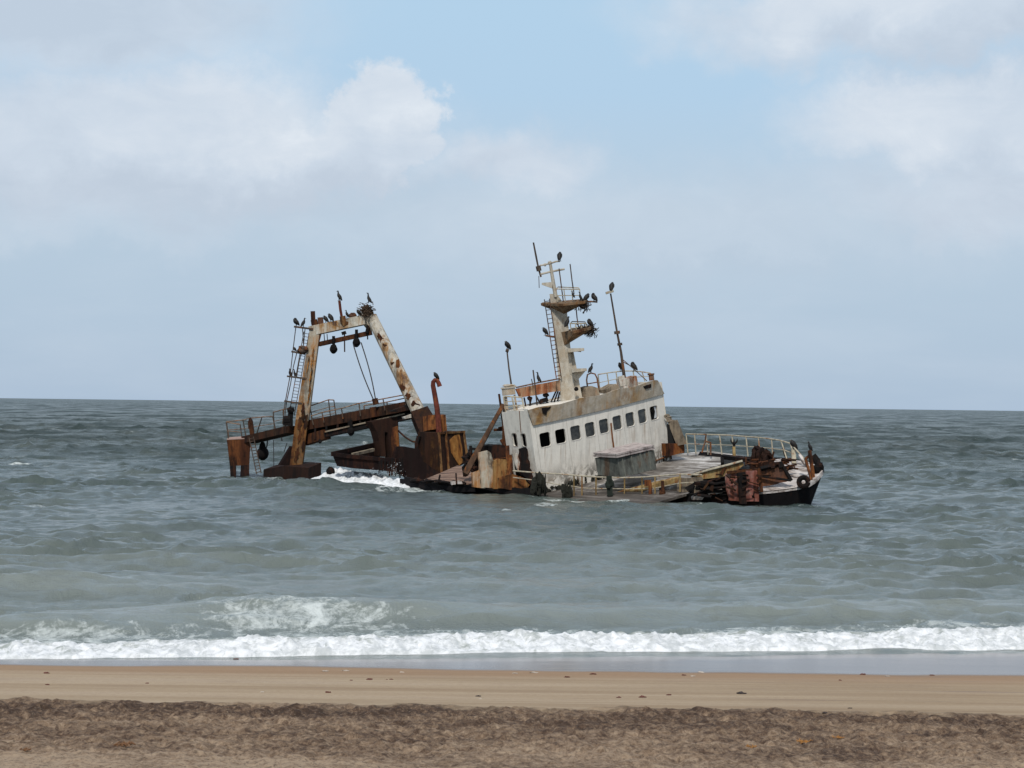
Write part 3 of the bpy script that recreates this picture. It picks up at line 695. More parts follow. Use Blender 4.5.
WT, WB = 3.75, 2.72
wc = [.87+1.12*i for i in range(9)]
mb = MB()
wall_quad(mb, front, 0, VW, -.6, 2.4, 12); wall_quad(mb, front, 0, VW, 4.05, 5.05, 12)
wall_quad(mb, front, 0, .31, 2.4, 4.05); wall_quad(mb, front, 10.39, VW, 2.4, 4.05)
for c in wc: wall_cell(mb, front, c-.56, c+.56, 2.4, 4.05, (c, 3.235, .385, .455))
# starboard side, ragged where the plating has gone
SL = 2.75
wall_quad(mb, sidew, -.45, 0, 1.7, 5.3); wall_quad(mb, sidew, -SL, -2.2, .4, 5.1)
wall_quad(mb, sidew, -2.2, -.45, 3.95, 5.2); wall_quad(mb, sidew, -2.2, -.45, 2.0, 2.8)
wall_cell(mb, sidew, -1.32, -.45, 2.8, 3.95, (-.87, 3.36, .25, .43)); wall_cell(mb, sidew, -2.2, -1.32, 2.8, 3.95, (-1.78, 3.36, .25, .43))
wall_quad(mb, sidew, -.45, 0, -.6, 1.7)
o1 = [(-2.2, 2.0), (-1.9, 1.5), (-1.5, 1.75), (-1.2, 1.1), (-.9, 1.6), (-.45, .9), (-.45, 2.0)]
mb.add([sidew(a, b, 0) for a, b in o1], [tuple(range(len(o1)))])
# port side, aft wall, roof deck, floor
def quad(mb, a, b, c, d, mi=0): mb.add([a, b, c, d], [(0, 1, 2, 3)], mi)
quad(mb, ship(0, VW, -.6), ship(-4.2, VW, -.6), ship(-4.2, VW, 5.05), ship(0, VW, 5.05))
quad(mb, ship(-4.2, VW, -.6), ship(-4.2, 1.2, -.6), ship(-4.2, 1.2, 5.0), ship(-4.2, VW, 5.0))
quad(mb, ship(-SL, 0, .4), ship(-4.2, 1.2, .4), ship(-4.2, 1.2, 5.0), ship(-SL, 0, 5.1))
vs = [front(v, 4.9, -.03) for v in np.linspace(.03, VW-.03, 12)]+[ship(-4.15, VW-.03, 4.9), ship(-4.15, 1.25, 4.9), ship(-SL+.03, .03, 4.9)]
mb.add(vs, [tuple(range(len(vs)))])
WH = mb.build('wheelhouse', M['white'], S)
# black sheets painting the interior shade behind the windows
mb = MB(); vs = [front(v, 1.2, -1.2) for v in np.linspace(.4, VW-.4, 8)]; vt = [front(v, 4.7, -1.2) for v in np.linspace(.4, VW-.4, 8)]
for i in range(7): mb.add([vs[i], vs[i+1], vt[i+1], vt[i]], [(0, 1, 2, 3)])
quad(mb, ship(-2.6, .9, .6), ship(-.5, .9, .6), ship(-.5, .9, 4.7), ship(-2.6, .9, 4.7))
mb.build('interior_shade', M['inner_shade'], WH)
for i, c in enumerate(wc):
    w = MB(); pts = rrect(c, 3.235, .40, .47, .16); pin = rrect(c, 3.235, .37, .44, .14); n = len(pts)
    vs = [front(x, y, .02) for x, y in pts]+[front(x, y, .02) for x, y in pin]+[front(x, y, -.10) for x, y in pin]
    fs = []
    for a in range(n): b = (a+1) % n; fs += [(a, b, n+b, n+a), (n+a, n+b, 2*n+b, 2*n+a)]
    w.add(vs, fs, 0)
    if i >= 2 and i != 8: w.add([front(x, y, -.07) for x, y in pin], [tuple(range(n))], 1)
    if i == 8: w.add([front(x, y, -.07) for x, y in [(c+.02, 2.86), (c+.31, 2.9), (c+.31, 3.6), (c+.12, 3.62), (c+.2, 3.3)]], [tuple(range(5))], 2)  # pale piece painted for the light seen through this window
    w.build('window', [M['white'], M['glass'], M['lightpane']], WH, {0: 'broken open window', 1: 'broken open window', 8: 'window with light through it drawn as a pale piece'}.get(i))
for c in (-.87, -1.78):
    w = MB(); pts = rrect(c, 3.36, .25, .43, .12); pin = rrect(c, 3.36, .21, .39, .1); n = len(pts)
    vs = [sidew(x, y, .025) for x, y in pts]+[sidew(x, y, .025) for x, y in pin]; fs = [(a, (a+1) % n, n+(a+1) % n, n+a) for a in range(n)]
    w.add(vs, fs); w.build('window', M['white2'], WH, 'narrow open window on the side wall')
# the tan band round the roof
mb = MB(); vl = np.linspace(-.02, VW+.06, 16)
bot_o = []; top_o = []; bot_i = []; top_i = []
for i, v in enumerate(vl):
    tb = 4.26; tt = 5.27+.05*math.sin(v*2.1)
    k = max(0, v-10.2)/.5
    vb = v+(.16 if i == 0 else 0)
    bot_o.append(front(vb, tb, .10)); top_o.append(front(min(v, 10.34+.04*k)+(-.1 if i == 0 else 0), tt, .20)); bot_i.append(front(vb, tb+.02, .012)); top_i.append(front(min(v, 10.34+.04*k)+(-.1 if i == 0 else 0), tt, .12))
n = len(vl)
for i in range(n-1):
    mb.add([bot_o[i], bot_o[i+1], top_o[i+1], top_o[i], bot_i[i], bot_i[i+1], top_i[i+1], top_i[i]], [(0, 1, 2, 3), (0, 4, 5, 1), (3, 2, 6, 7), (4, 7, 6, 5)])
mb.add([bot_o[0], top_o[0], top_i[0], bot_i[0]], [(0, 1, 2, 3)]); mb.add([bot_o[-1], bot_i[-1], top_i[-1], top_o[-1]], [(0, 1, 2, 3)])
mb.build('roof_band', M['tan'], WH)
def fpx(px, py, off=.2):
    u = .3
    for _ in range(8): q = onp(px, py, hd, u+off)-OO; u = bul(float(q@vv))
    return onp(px, py, hd, u+off)
mb = MB().prism([fpx(*p, .185) for p in jag([(541.5, 408), (551, 406.3), (549.5, 409), (547, 411), (546, 415), (542.5, 413)], .5, 3)], hd*.03); mb.build('hole_shade_patch', M['dark'], WH)  # dark patch paints the shade of a hole in the band
mb = MB().prism([fpx(*p, .185) for p in jag([(643, 386.5), (651, 383.8), (651, 387.6), (645.5, 389)], .4, 3)], hd*.03); mb.build('hole_shade_patch', M['dark'], WH)  # second hole, its darkness also a painted patch
# drain pipe on the front
mb = MB().tube([fpx(611, 423, .06), fpx(612.2, 436, .06), fpx(614, 449, .06)], .05, 6); mb.build('drain_pipe', M['railr'], WH)
mb = MB().tube([fpx(519.3, 411, -.1), fpx(520.3, 426, -.1), fpx(521, 433, -.05)], .03, 5); mb.build('cable_run', M['railr'], WH)
# a seam low on the front, bottom curtain of growth
mb = MB()
for i in range(40):
    v = random.uniform(.1, 5.2); p = front(v, random.uniform(-.05, .28), .02); mb.blob(p, (random.uniform(.06, .2), .06, random.uniform(.05, .2)), i, .6, 8, 6)
tag(mb.build('barnacle_growth', M['weed'], WH), kind='stuff')

# rusty corner post, pipes and ladder on the aft edge of the starboard side
mb = MB(); mb.beam(at(505.5, 420, 138.2), at(509.5, 472, 137.6), .18, .15); mb.beam(at(503.5, 404, 138.4), at(506.5, 424, 138.2), .08, .08)
mb.tube([at(499, 394, 138.4), at(501, 408, 138.3), at(503.5, 428, 138.2), at(503, 446, 138.1)], .07, 6)
mb.tube([at(494, 430, 138.6), at(504, 429.5, 138.4)], .09, 6); mb.tube([at(498.5, 428, 138.4), at(505, 426.5, 138.2)], .06, 6)
mb.tube([at(501, 440, 138.2), at(506, 448, 137.9)], .1, 6)
mb.build('corner_post', M['rust'], S)
# ruined starboard lower wall (aft of the wheelhouse)
def plate(name, pts, mat, D=None, t=.12, label=None, parent=S, amp=.5, step=5, dirv=None):
    return MB().prism(px3(jag(pts, amp, step), D or Dst), (BACK if dirv is None else dirv)*t).build(name, mat, parent, label)
plate('side_plate', [(479, 452.5), (487.5, 450.5), (491, 453), (493.5, 462), (495, 480), (494, 489), (481, 488), (479.5, 470)], M['rustp'], lambda x: 135.9, label='pale rust-streaked side plate')
plate('side_plate', [(472.3, 473), (479.5, 470.5), (481, 488), (473, 487)], M['rustp'], lambda x: 135.6)
plate('side_plate', [(494, 460.5), (499, 458.8), (507, 459.5), (507.5, 474), (526, 478), (529, 485), (520, 489), (494.5, 489)], M['rustp2'], lambda x: 135.5, label='orange rusted side plate')
plate('side_plate', [(512, 453.5), (517.5, 453), (519.8, 458), (521, 470), (518.5, 471), (515.5, 465)], M['white2'], lambda x: 135.2, .08, label='bent white side plate')
plate('side_plate', [(498, 478), (513, 474), (524, 478), (531, 483), (527, 488.5), (510, 490), (498, 488)], M['rustp2'], lambda x: 135.1, .1)
mb = MB(); mb.beam(at(507.5, 446, 136.2), at(508.5, 490, 135.3), .12, .12); mb.beam(at(492, 459.5, 136), at(512, 456.5, 136), .03, .05); mb.beam(at(510.5, 455, 135.8), at(512, 474, 135.5), .10, .1); mb.build('side_frame', M['rusto'], S)
mb = MB().prism(px3(jag([(490.5, 446), (500, 444.5), (506.5, 446), (507, 459.5), (493, 460)], .4, 4), 137.3), BACK*1.2); mb.build('engine_casing', M['dark'], S)
mb = MB().prism(px3(jag([(521, 449), (526, 447), (528.5, 456), (530, 468), (535, 480), (532, 486), (522, 472)], 1.0, 3), 135.0), BACK*.25); mb.build('collapsed_wall', M['dark'], S)
mb = MB()
for i in range(60): mb.blob(at(random.gauss(538.5, 3.4), random.uniform(480, 494), random.uniform(133.4, 134)), (random.uniform(.06, .16), .15, random.uniform(.15, .5)), i+40, .5, 7, 5)
for i in range(24): mb.blob(at(random.gauss(567, 2.6), random.uniform(487, 498), 132.2), (random.uniform(.05, .14), .12, random.uniform(.15, .4)), i+70, .5, 7, 5)
tag(mb.build('weed_clump', M['weed'], S), kind='stuff')

# ---- hull: starboard side as far as it still shows, then the bow
hp = jag([(404, 479), (420, 481), (440, 483), (462, 484.5), (474, 486), (500, 488.5), (532, 488)], .9, 4, False)
low = [(p[0], p[1]+14) for p in reversed(hp)]
HU = MB().prism(px3(hp+low, Dst), BACK*.5).build('hull', M['hull'], S)
# forward run of torn plating
hp = jag([(660, 497), (676, 494), (690, 494.5), (704, 492), (727, 490), (759, 490)], 1.0, 4, False); low = [(p[0], p[1]+18) for p in reversed(hp)]
MB().prism(px3(hp+low, lambda x: Dst(x)-.1), BACK*.5).build('torn_plating', M['dark'], HU)
# bow: flared starboard side meeting the stem
st_t = at(822.5, 473, 127.4); st_b = at(810.5, 506, 127.6)
side_t = px3([(744, 493.5), (759, 491.8), (772, 490.6), (786, 489), (799, 487), (809, 484.5), (816, 480)], lambda x: float(np.interp(x, [740, 800, 812, 818], [126.3, 126.4, 126.8, 127.1])))
side_b = px3([(744, 512), (759, 512), (772, 512), (786, 511), (797, 511), (804, 510), (808, 509)], lambda x: float(np.interp(x, [740, 800, 812], [126.6, 126.9, 127.4])))
port_t = [at(824, 470, 128.6), at(818, 464.5, 130.2), at(808, 460.5, 132.2), at(782, 457.5, 135.0), at(745, 456.5, 137.6), at(700, 451.5, 141.8)]
port_b = [p-ww*2.6-pq*1.9+np.array([-.4, -.2, 0]) for p in port_t]
bw = MB(); T = side_t+[st_t]+port_t; B = side_b+[st_b]+port_b
for i in range(len(T)-1): bw.add([T[i], T[i+1], B[i+1], B[i]], [(3, 2, 1, 0)])
bw.build('bow', M['hull'], HU)
wl_t = [p+ww*.10 for p in side_t[4:]+[st_t]+port_t[:2]]; wl_b = [p-ww*.10 for p in side_t[4:]+[st_t]+port_t[:2]]
b2 = MB()
for i in range(len(wl_t)-1): b2.loft([wl_b[i], wl_t[i], wl_t[i]+BACK*.12, wl_b[i]+BACK*.12], [wl_b[i+1], wl_t[i+1], wl_t[i+1]+BACK*.12, wl_b[i+1]+BACK*.12])
b2.build('gunwale', M['bowdeck'], HU)
# bleached forecastle deck
fd = [p-ww*.05 for p in side_t[0:]+[st_t]+port_t[:4]]+[at(768, 460.5, 133.5), at(762, 470, 130)]
MB().prism(fd, -ww*.1).build('bow_deck', M['bowdeck'], S)
# main foredeck
dpx = [(531, 492), (560, 476), (600, 468), (640, 462), (669, 455.8), (690, 452.6), (707, 450.6), (722, 452.5), (745, 456), (724, 462), (722.5, 464), (700, 470), (690, 474), (660, 482), (660, 497), (620, 498), (575, 499)]
dv = [dk(x, y, 0.0) for x, y in dpx[:-4]]+[ship(10.9, 3.2, 0), ship(11.2, -1.0, 0), ship(-.2, -1.2, 0)]
MB().prism(dv, -ww*.15).build('deck', M['deck'], S, smooth=False)
# hatch opening forward of it, its inner shade drawn as a flat black sheet
mb = MB().prism([dk(*p, .02) for p in jag([(721.5, 456.5), (745, 458.5), (760, 462), (757, 470), (735, 468), (722, 464)], .6, 4)], -ww*.05); mb.build('hatchway_shade', M['inner_shade'], S)
mb = MB()
mb.beam(at(722, 456.8, 135.5), at(752, 460.5, 133), .12, .12, side=ww); mb.beam(at(722, 456, 135.6), at(722.5, 464, 134.5), .10, .1); mb.build('hatch_coaming', M['dark'], S)
# toe strip along the wheelhouse foot
mb = MB().tube([fpx(640, 466.5, .07), fpx(655, 461, .07), fpx(667.5, 456.2, .07)], .05, 5); mb.build('wall_seam', M['railr'], WH)

# hatch house on the foredeck
tp = [(594.5, 456.5), (613, 452.5), (640, 447.8), (654, 447), (654.5, 449.2), (617, 457.6)]
D0 = 132.3
def hd_d(x): return float(np.interp(x, [594, 617, 655], [133.4, 131.4, 134.0]))
f1 = px3([(617, 458.5), (654, 450.2), (656.5, 470), (630, 477)], hd_d); f1[2] = f1[2]; 
fl = px3([(595, 458), (617, 458.5), (628, 477.5), (597, 474)], hd_d)
mb = MB()
A = [at(595, 458, 133.4), at(617, 458.5, 131.4), at(654, 450.2, 134.0), at(634, 449, 136.2)]
Bv = [at(598, 475, 133.0), at(621, 477.5, 131.2), at(656.5, 469, 133.6), at(640, 468, 136.0)]
for i in range(4): j = (i+1) % 4; mb.add([A[i], A[j], Bv[j], Bv[i]], [(0, 3, 2, 1)])
HS = mb.build('hatch_house', M['hatch'], S)
mb = MB()
for f in (.12, .36, .6, .84):
    a = A[1]+(A[2]-A[1])*f; b = Bv[1]+(Bv[2]-Bv[1])*f; mb.beam(a-hd*-.03, b+hd*.03, .05, .04)
mb.build('stiffener', M['hatch'], HS)
ups = np.array([0, 0, 1.])
R0 = [at(593.5, 457, 133.5), at(616.8, 458.3, 131.1), at(655, 449.4, 134.0), at(636, 446.5, 136.6)]
mb = MB().prism([p+ww*.02 for p in R0], ww*.10); mb.prism([p*.985+np.mean(R0, 0)*.015+ww*.16 for p in R0], ww*.11); mb.build('hatch_cover', M['hatchtop'], HS)
mb = MB()
for i in range(30):
    x = random.uniform(578, 600); q = dk(x, random.uniform(470, 477)-.25*(x-578), .05); L = random.uniform(.2, .75); a = random.uniform(0, 3.1)
    mb.beam(q, q+np.array([math.cos(a)*L*.7, .3*L, L*random.uniform(.2, 1.1)]), random.uniform(.03, .12), random.uniform(.02, .06))
tag(mb.build('wreckage_pile', M['dark'], S), kind='stuff')

# lean-to against the forward port corner of the wheelhouse
mb = MB().prism(px3([(668.5, 421.5), (677.5, 420), (687, 444), (678, 445.5)], lambda x: float(np.interp(x, [668, 687], [141.0, 139.8]))), BACK*.12); SH = mb.build('lean_to', M['shed'], S)
MB().prism(px3(jag([(669, 443.5), (684, 444), (684.5, 453), (670, 456)], .4, 4), 140.4), BACK*.9).build('rusty_box', M['rusto'], SH)
MB().prism(px3([(667.8, 424), (671, 426), (678, 444.5), (669, 444)], 140.9), BACK*.1).build('gap_shade', M['inner_shade'], SH)  # black sheet in place of the shade under the leaning panel
mb = MB()
for i in range(5): mb.blob(at(667+i*1.1, 416+i*1.6, 141), (.2, .15, .12), i+160, .5, 7, 5)
mb.build('broken_edge', M['shed'], SH)

# starboard rail along the foredeck
tx = [513, 540, 560, 574, 582, 596, 610, 624.5, 642, 655, 680]
ty = [470.8, 473, 474, 475.3, 476, 477, 477.5, 477.8, 477.2, 476.3, 474.2]
tops = [at(x, y, Dst(x)-.5) for x, y in zip(tx, ty)]; bots = [at(x, y2, Dst(x)-.4) for x, y2 in zip(tx, [484, 489, 496, 497.5, 500, 500, 500, 500, 500, 500, 492])]
tops.append(at(702, 475, Dst(702)-.5)); bots.append(at(702.5, 489, Dst(702)-.4))
railing('deck_railing', tops, bots, S, M['railc'], .045, 1, posts=[3, 4, 5, 6, 7, 8, 9, 10], postmat=M['yellow'])
mb = MB(); mb.beam(at(609, 476, 130.6), at(610, 496, 130.5), .16, .16); mb.blob(at(609.5, 484, 130.4), (.25, .2, .3), 3, .5); mb.build('bollard', M['darkgreen'], S)
mb = MB(); mb.beam(at(650, 482.5, 129.5), at(650.5, 499, 129.4), .10, .10); mb.beam(at(644.5, 483, 129.5), at(651, 483, 129.5), .18, .1, side=ZZ); mb.build('bollard', M['rusto'], S)
mb = MB(); mb.beam(at(662.5, 481, 128.9), at(663, 499, 128.8), .09, .09); mb.blob(at(662.5, 493, 128.8), (.18, .15, .25), 5, .4); mb.build('bollard', M['rust'], S)
# low yellow beam fallen along the edge
mb = MB().prism(px3([(611, 494.5), (640, 486.5), (664, 480.5), (680, 477), (680.5, 481.5), (664, 486), (642, 491.5), (614, 496.5)], lambda x: Dst(x)+.3), BACK*.3); mb.build('fallen_beam', M['yellow'], S)
# cream bulwark plate climbing forward
BP = MB().prism(px3([(692, 475), (710, 470), (728, 465.4), (742, 461.5), (744, 465), (735, 472), (722, 477), (704, 479)], lambda x: Dst(x)+.5), BACK*.1).build('bulwark_plate', M['yellow'], S)
MB().tube(px3([(690, 475.6), (710, 469.6), (728, 465), (742.5, 461)], lambda x: Dst(x)+.4), .07, 6).build('top_rail', M['railc'], BP)
MB().prism(px3([(719.5, 474.5), (723.5, 468), (726, 467.2), (722.5, 475.5)], lambda x: Dst(x)+.38), BACK*.05).build('rust_streak', M['rust'], BP)
# torn plating and rubble between the deck and the water, x 660..728
plate('torn_plate', [(680, 478), (702, 477), (705, 484), (700, 497), (684, 499), (678, 490)], M['shed'], lambda x: Dst(x)+.2, label='grey buckled plate at the waterline')
plate('torn_plate', [(660, 486), (679, 483), (681, 497), (662, 500)], M['deck'], lambda x: Dst(x)+.6)
plate('torn_plate', [(662, 480), (680, 476.5), (680, 483), (663, 485.5)], M['yellow'], lambda x: Dst(x)+.9)
plate('torn_plate', [(708, 492), (722, 489), (722.5, 493), (710, 495)], M['bowdeck'], lambda x: Dst(x)-.35, .1, 'pale torn plate')
plate('torn_plate', [(692, 497), (699, 491.5), (705, 496), (702, 500), (693, 500)], M['bowdeck'], lambda x: Dst(x)-.3, .1, 'pale torn plate')
mb = MB()
for i in range(42):
    q = at(random.uniform(686, 726), random.uniform(482, 496), random.uniform(126.7, 127.5)); L = random.uniform(.25, 1.0); a = random.gauss(.15, .5)
    mb.beam(q, q+np.array([math.cos(a)*L, random.uniform(-.2, .2), math.sin(a)*L*.6]), random.uniform(.03, .14), random.uniform(.02, .05), side=(random.gauss(0, 1), random.gauss(0, 1), random.gauss(0, 1)))
mb.tube([at(700, 482, 126.8), at(716, 484, 126.6), at(727, 482, 126.6)], .08); mb.tube([at(702, 489, 126.7), at(727, 487, 126.4)], .06)
mb.prism(px3(jag([(690, 486), (706, 481), (727, 477), (728, 500), (690, 503)], .8, 4), 128.0), BACK*.2)
tag(mb.build('rubble', M['dark'], S), kind='stuff')
# faded red shell plates amidships of the bow
plate('shell_plate', [(726.5, 474), (733, 471), (739.5, 470), (740, 501.5), (730, 500.5), (727.5, 490)], M['red'], lambda x: 126.2, label='faded red shell plate')
plate('shell_plate', [(746, 470.5), (757, 470.5), (759.5, 478), (759, 501.5), (746, 501.5)], M['red'], lambda x: 126.1, label='faded red and grey shell plate')
plate('shell_frame', [(738.5, 473), (745.5, 472), (747, 480), (745, 490), (747, 504), (741, 504), (740, 486)], M['dark'], lambda x: 125.95, .15)
mb = MB(); mb.beam(at(727, 472.5, 126.1), at(760, 469.5, 126.3), .08, .1, side=ZZ); mb.beam(at(759, 470, 126.1), at(761.5, 492, 126.0), .10, .1); mb.build('frame_edge', M['rust'], S)
# brown triangular breakwater plate
BK = plate('breakwater', [(761, 470), (772, 466.5), (781, 465), (791, 480), (776, 484.5), (762, 486.5)], M['brownplate'], lambda x: 126.9, .12)
mb = MB(); mb.beam(at(781, 463, 127), at(791.5, 480.5, 126.7), .08, .08); mb.beam(at(760.5, 469, 126.7), at(782, 463.5, 127), .1, .1); mb.beam(at(760, 476, 126.7), at(791, 480.5, 126.6), .05, .06); mb.build('breakwater_frame', M['dark'], BK)
mb = MB(); mb.beam(at(772, 463.3, 126.9), at(773, 468.5, 126.8), .12, .12); mb.beam(at(780, 462.5, 126.9), at(781, 468, 126.8), .12, .12); mb.beam(at(771.5, 463.5, 126.85), at(781, 462.8, 126.85), .07, .1, side=ZZ); mb.build('bitt', M['dark'], S)
# windlass
mb = MB()
ax = at(753, 458, 130.5), at(767, 459, 130); mb.tube(ax, .30, 10)
mb.tube([at(754, 457, 130.3), at(757.5, 457, 130.2)], .46, 12); mb.tube([at(759.5, 455.5, 130.2), at(762.5, 455.5, 130.1)], .50, 12); mb.tube([at(765, 460, 130), at(768.5, 460, 129.9)], .40, 12)
mb.beam(at(753, 459, 130.5), at(753.5, 469, 130.4), .2, .3); mb.beam(at(761, 459, 130.1), at(761.5, 469, 130), .2, .3); mb.beam(at(766.5, 460, 129.9), at(768, 468, 129.9), .25, .3)
mb.blob(at(757, 451.5, 130.2), .3, 4, .4); mb.blob(at(766, 455, 130), .33, 6, .4)
mb.build('windlass', M['rustd2'], S)
mb = MB()
for i in range(34):
    q = at(random.uniform(744, 790), random.uniform(459, 474), random.uniform(128, 131.5)); L = random.uniform(.2, .9); a = random.gauss(.2, .7)
    mb.beam(q, q+np.array([math.cos(a)*L, random.uniform(-.3, .3), math.sin(a)*L*.7]), random.uniform(.03, .12), random.uniform(.02, .05), side=(random.gauss(0, 1), random.gauss(0, 1), random.gauss(0, 1)))
tag(mb.build('bow_wreckage', M['rust'], S), kind='stuff')
mb = MB()
for i in range(26):
    q = at(random.uniform(700, 762), random.uniform(474, 498), random.uniform(125.6, 126.0)); L = random.uniform(.2, .7); a = random.gauss(.2, .8)
    mb.beam(q, q+np.array([math.cos(a)*L, random.uniform(-.1, .1), math.sin(a)*L*.7]), random.uniform(.02, .07), random.uniform(.02, .04), side=(random.gauss(0, 1), random.gauss(0, 1), random.gauss(0, 1)))
tag(mb.build('torn_strips', M['rustd'], S), kind='stuff')
# mooring ring (round fairlead) in the bow rail
mb = MB(); c = at(803.5, 482, 126.2); ring = [c+(CR*math.cos(a)+CU*math.sin(a))*.26 for a in np.linspace(0, 2*math.pi, 17)]
mb.tube(ring, .15, 8); mb.build('fairlead', M['dark'], S)
# bow A-frame
mb = MB(); mb.beam(at(805.5, 459, 127.5), at(811.5, 480, 127.0), .07, .08); mb.beam(at(809.5, 450.5, 127.6), at(813.5, 478, 127.3), .10, .10, .09, .1); mb.beam(at(805.5, 459, 127.5), at(810, 455, 127.6), .07, .07); BF = mb.build('bow_frame', M['rusto'], S)
mb = MB(); mb.beam(at(799.5, 455.5, 128.5), at(806, 466, 127.8), .07, .09); mb.build('bow_brace', M['bowdeck'], S)
# port rail
tx = [686, 694.5, 706, 719.5, 732, 746, 758.5, 771.5, 781, 790.5]; ty = [434, 434.2, 434.5, 434.8, 435.4, 436.6, 437.5, 439, 440.6, 443.6]
bx = [688, 696, 708, 722, 734.5, 748, 760, 773, 787, 795.5]; by = [453.5, 454, 454.6, 455, 455.4, 456.4, 457, 458.4, 459.5, 463]
def Dp(x): return float(np.interp(x, [686, 720, 760, 795], [142.2, 139.6, 136.2, 132.5]))
tops = [at(x, y, Dp(x)) for x, y in zip(tx, ty)]; bots = [at(x, y, Dp(x)) for x, y in zip(bx, by)]
PR = railing('port_railing', tops, bots, S, M['railc'], .042, 1)
tops2 = [at(790.5, 443.6, 132.6), at(799, 453, 131.5), at(804, 458.5, 130.5)]
MB().tube(tops2, .05).build('rail_end', M['railc'], PR)
mb = MB(); mb.tube([at(702, 452.5, 140), at(705.5, 440, 140), at(706, 434, 140)], .05); mb.tube([at(705.5, 441.5, 140), at(710.5, 442.5, 139.6), at(710.7, 455, 139.4)], .06); mb.build('bent_stanchion', M['railr'], S)
mb = MB(); mb.beam(at(733.8, 447, 138.2), at(734.2, 457, 138), .09, .09); mb.build('rail_post', M['yellow'], S)
mb = MB(); mb.beam(at(793.3, 450, 132.2), at(794, 463.5, 132), .13, .13); mb.build('rail_post', M['railc'], S)
mb = MB(); mb.tube([at(783, 447, 134), at(785.5, 456, 133.8), at(788, 460.5, 133.6)], .08); mb.build('bent_stanchion', M['rust'], S)

# ================================================================== roof gear
rail_t = [(598, 374.5), (607, 373), (616, 371.8), (624, 371), (633, 371), (642, 371.8), (650.5, 373)]
rail_b = [(600, 391), (609.5, 388.5), (618, 386), (626, 384.5), (635.5, 383.5), (645, 381.5), (652.5, 379.5)]
railing('roof_railing', [at(x, y, 142.5) for x, y in rail_t], [at(x, y, 142.5) for x, y in rail_b], S, M['railc'], .035, 1)
mb = MB(); mb.tube([at(588, 391, 140.6), at(586.6, 380, 140.6), at(587.5, 374.6, 140.6), at(591, 373, 140.6), at(595, 374, 140.7), at(597, 378, 140.7), at(599, 391, 140.7)], .05); mb.tube([at(587, 384, 140.6), at(598, 382, 140.7)], .035); mb.build('hoop_rail', M['railr'], S)
mb = MB().beam(at(620.5, 387, 141.2), at(635, 383.3, 141.6), .5, .45, side=ZZ); mb.beam(at(619, 381.5, 141.2), at(625, 380, 141.2), .32, .4, side=ZZ); mb.build('roof_locker', M['white2'], S)
mb = MB().prism(px3(jag([(585.5, 388), (592, 386), (598, 388), (600, 395), (586.5, 397)], .6, 4), 139.8), BACK*.8); mb.prism(px3(jag([(605.5, 390), (612, 386), (616, 384), (620, 388), (607, 393)], .5, 4), 140.2), BACK*.8); mb.build('roof_equipment', M['shed'], S)
mb = MB().tube([at(651, 374, 141.8), at(651.8, 380.5, 141.8)], .17, 8); mb.tube([at(650.9, 373.4, 141.8), at(651, 375, 141.8)], .22, 8); mb.build('vent_stub', M['railr'], S)
# rusty wind screen aft of the mast
mb = MB().prism(px3(jag([(516, 389), (530, 386), (545, 383.2), (560, 380.2), (560.5, 391), (545, 393.3), (530, 396), (520, 397.5)], .35, 6), 139.4), BACK*.1); WSN = mb.build('wind_screen', M['scr'], S)
mb = MB().tube([at(516, 387.5, 139.4), at(538, 382.7, 139.4), at(560, 378.5, 139.4)], .045); mb.build('screen_rail', M['railr'], WSN)
mb = MB()
for a, b in (((529, 396), (530.5, 407)), ((531.5, 397.5), (529.5, 406)), ((546, 394), (547, 403)), ((551, 402), (556, 391)), ((554, 402), (558, 391)), ((557.5, 401), (559.5, 392)), ((536, 396), (541, 405)), ((524, 397.5), (526, 408))):
    mb.tube([at(*a, 139.6), at(*b, 139.6)], .055, 5)
mb.beam(at(540, 401.5, 139.7), at(548, 399, 139.7), .14, .2, side=ZZ); mb.blob(at(529.8, 398.5, 139.6), (.18, .15, .13), 2, .3); mb.blob(at(545.8, 395, 139.6), (.2, .15, .14), 3, .3); mb.build('screen_strut', M['dark'], WSN)
mb = MB().tube([at(533, 370, 139.3), at(534.5, 382, 139.3), at(537, 405, 139.3)], .05, 5); mb.tube([at(531.5, 379, 139.3), at(533, 386, 139.3)], .03); mb.build('stay_post', M['wire'], S)
# square vent trunk at the aft corner
mb = MB().beam(at(509, 395, 138.6), at(508.3, 388.6, 138.6), .42, .4); mb.beam(at(508.4, 388.4, 138.6), at(508.2, 386.8, 138.6), .48, .46); mb.blob(at(509.5, 386, 138.6), (.4, .3, .1), 9, .4)
mb.beam(at(505.5, 396, 138.5), at(507, 412, 138.4), .1, .1); mb.beam(at(514.5, 395, 138.4), at(517, 411, 138.3), .06, .06); mb.build('vent_trunk', M['tan'], S)
tops = [at(503.5, 396.5, 138.2), at(512, 396.6, 138.0), at(522, 397.5, 137.8)]; bots = [at(505.5, 412.5, 138.2), at(514.5, 410.5, 138), at(524, 408.5, 137.8)]
railing('roof_railing', tops, bots, S, M['railc'], .045, 2)
mb = MB().tube([at(507, 351, 138.6), at(509, 369, 138.6), at(511.8, 388, 138.6)], [.045, .05, .06], 6); mb.tube([at(505.8, 350, 138.6), at(508.8, 351, 138.6)], .11, 6); mb.build('whip_antenna', M['wire'], S)

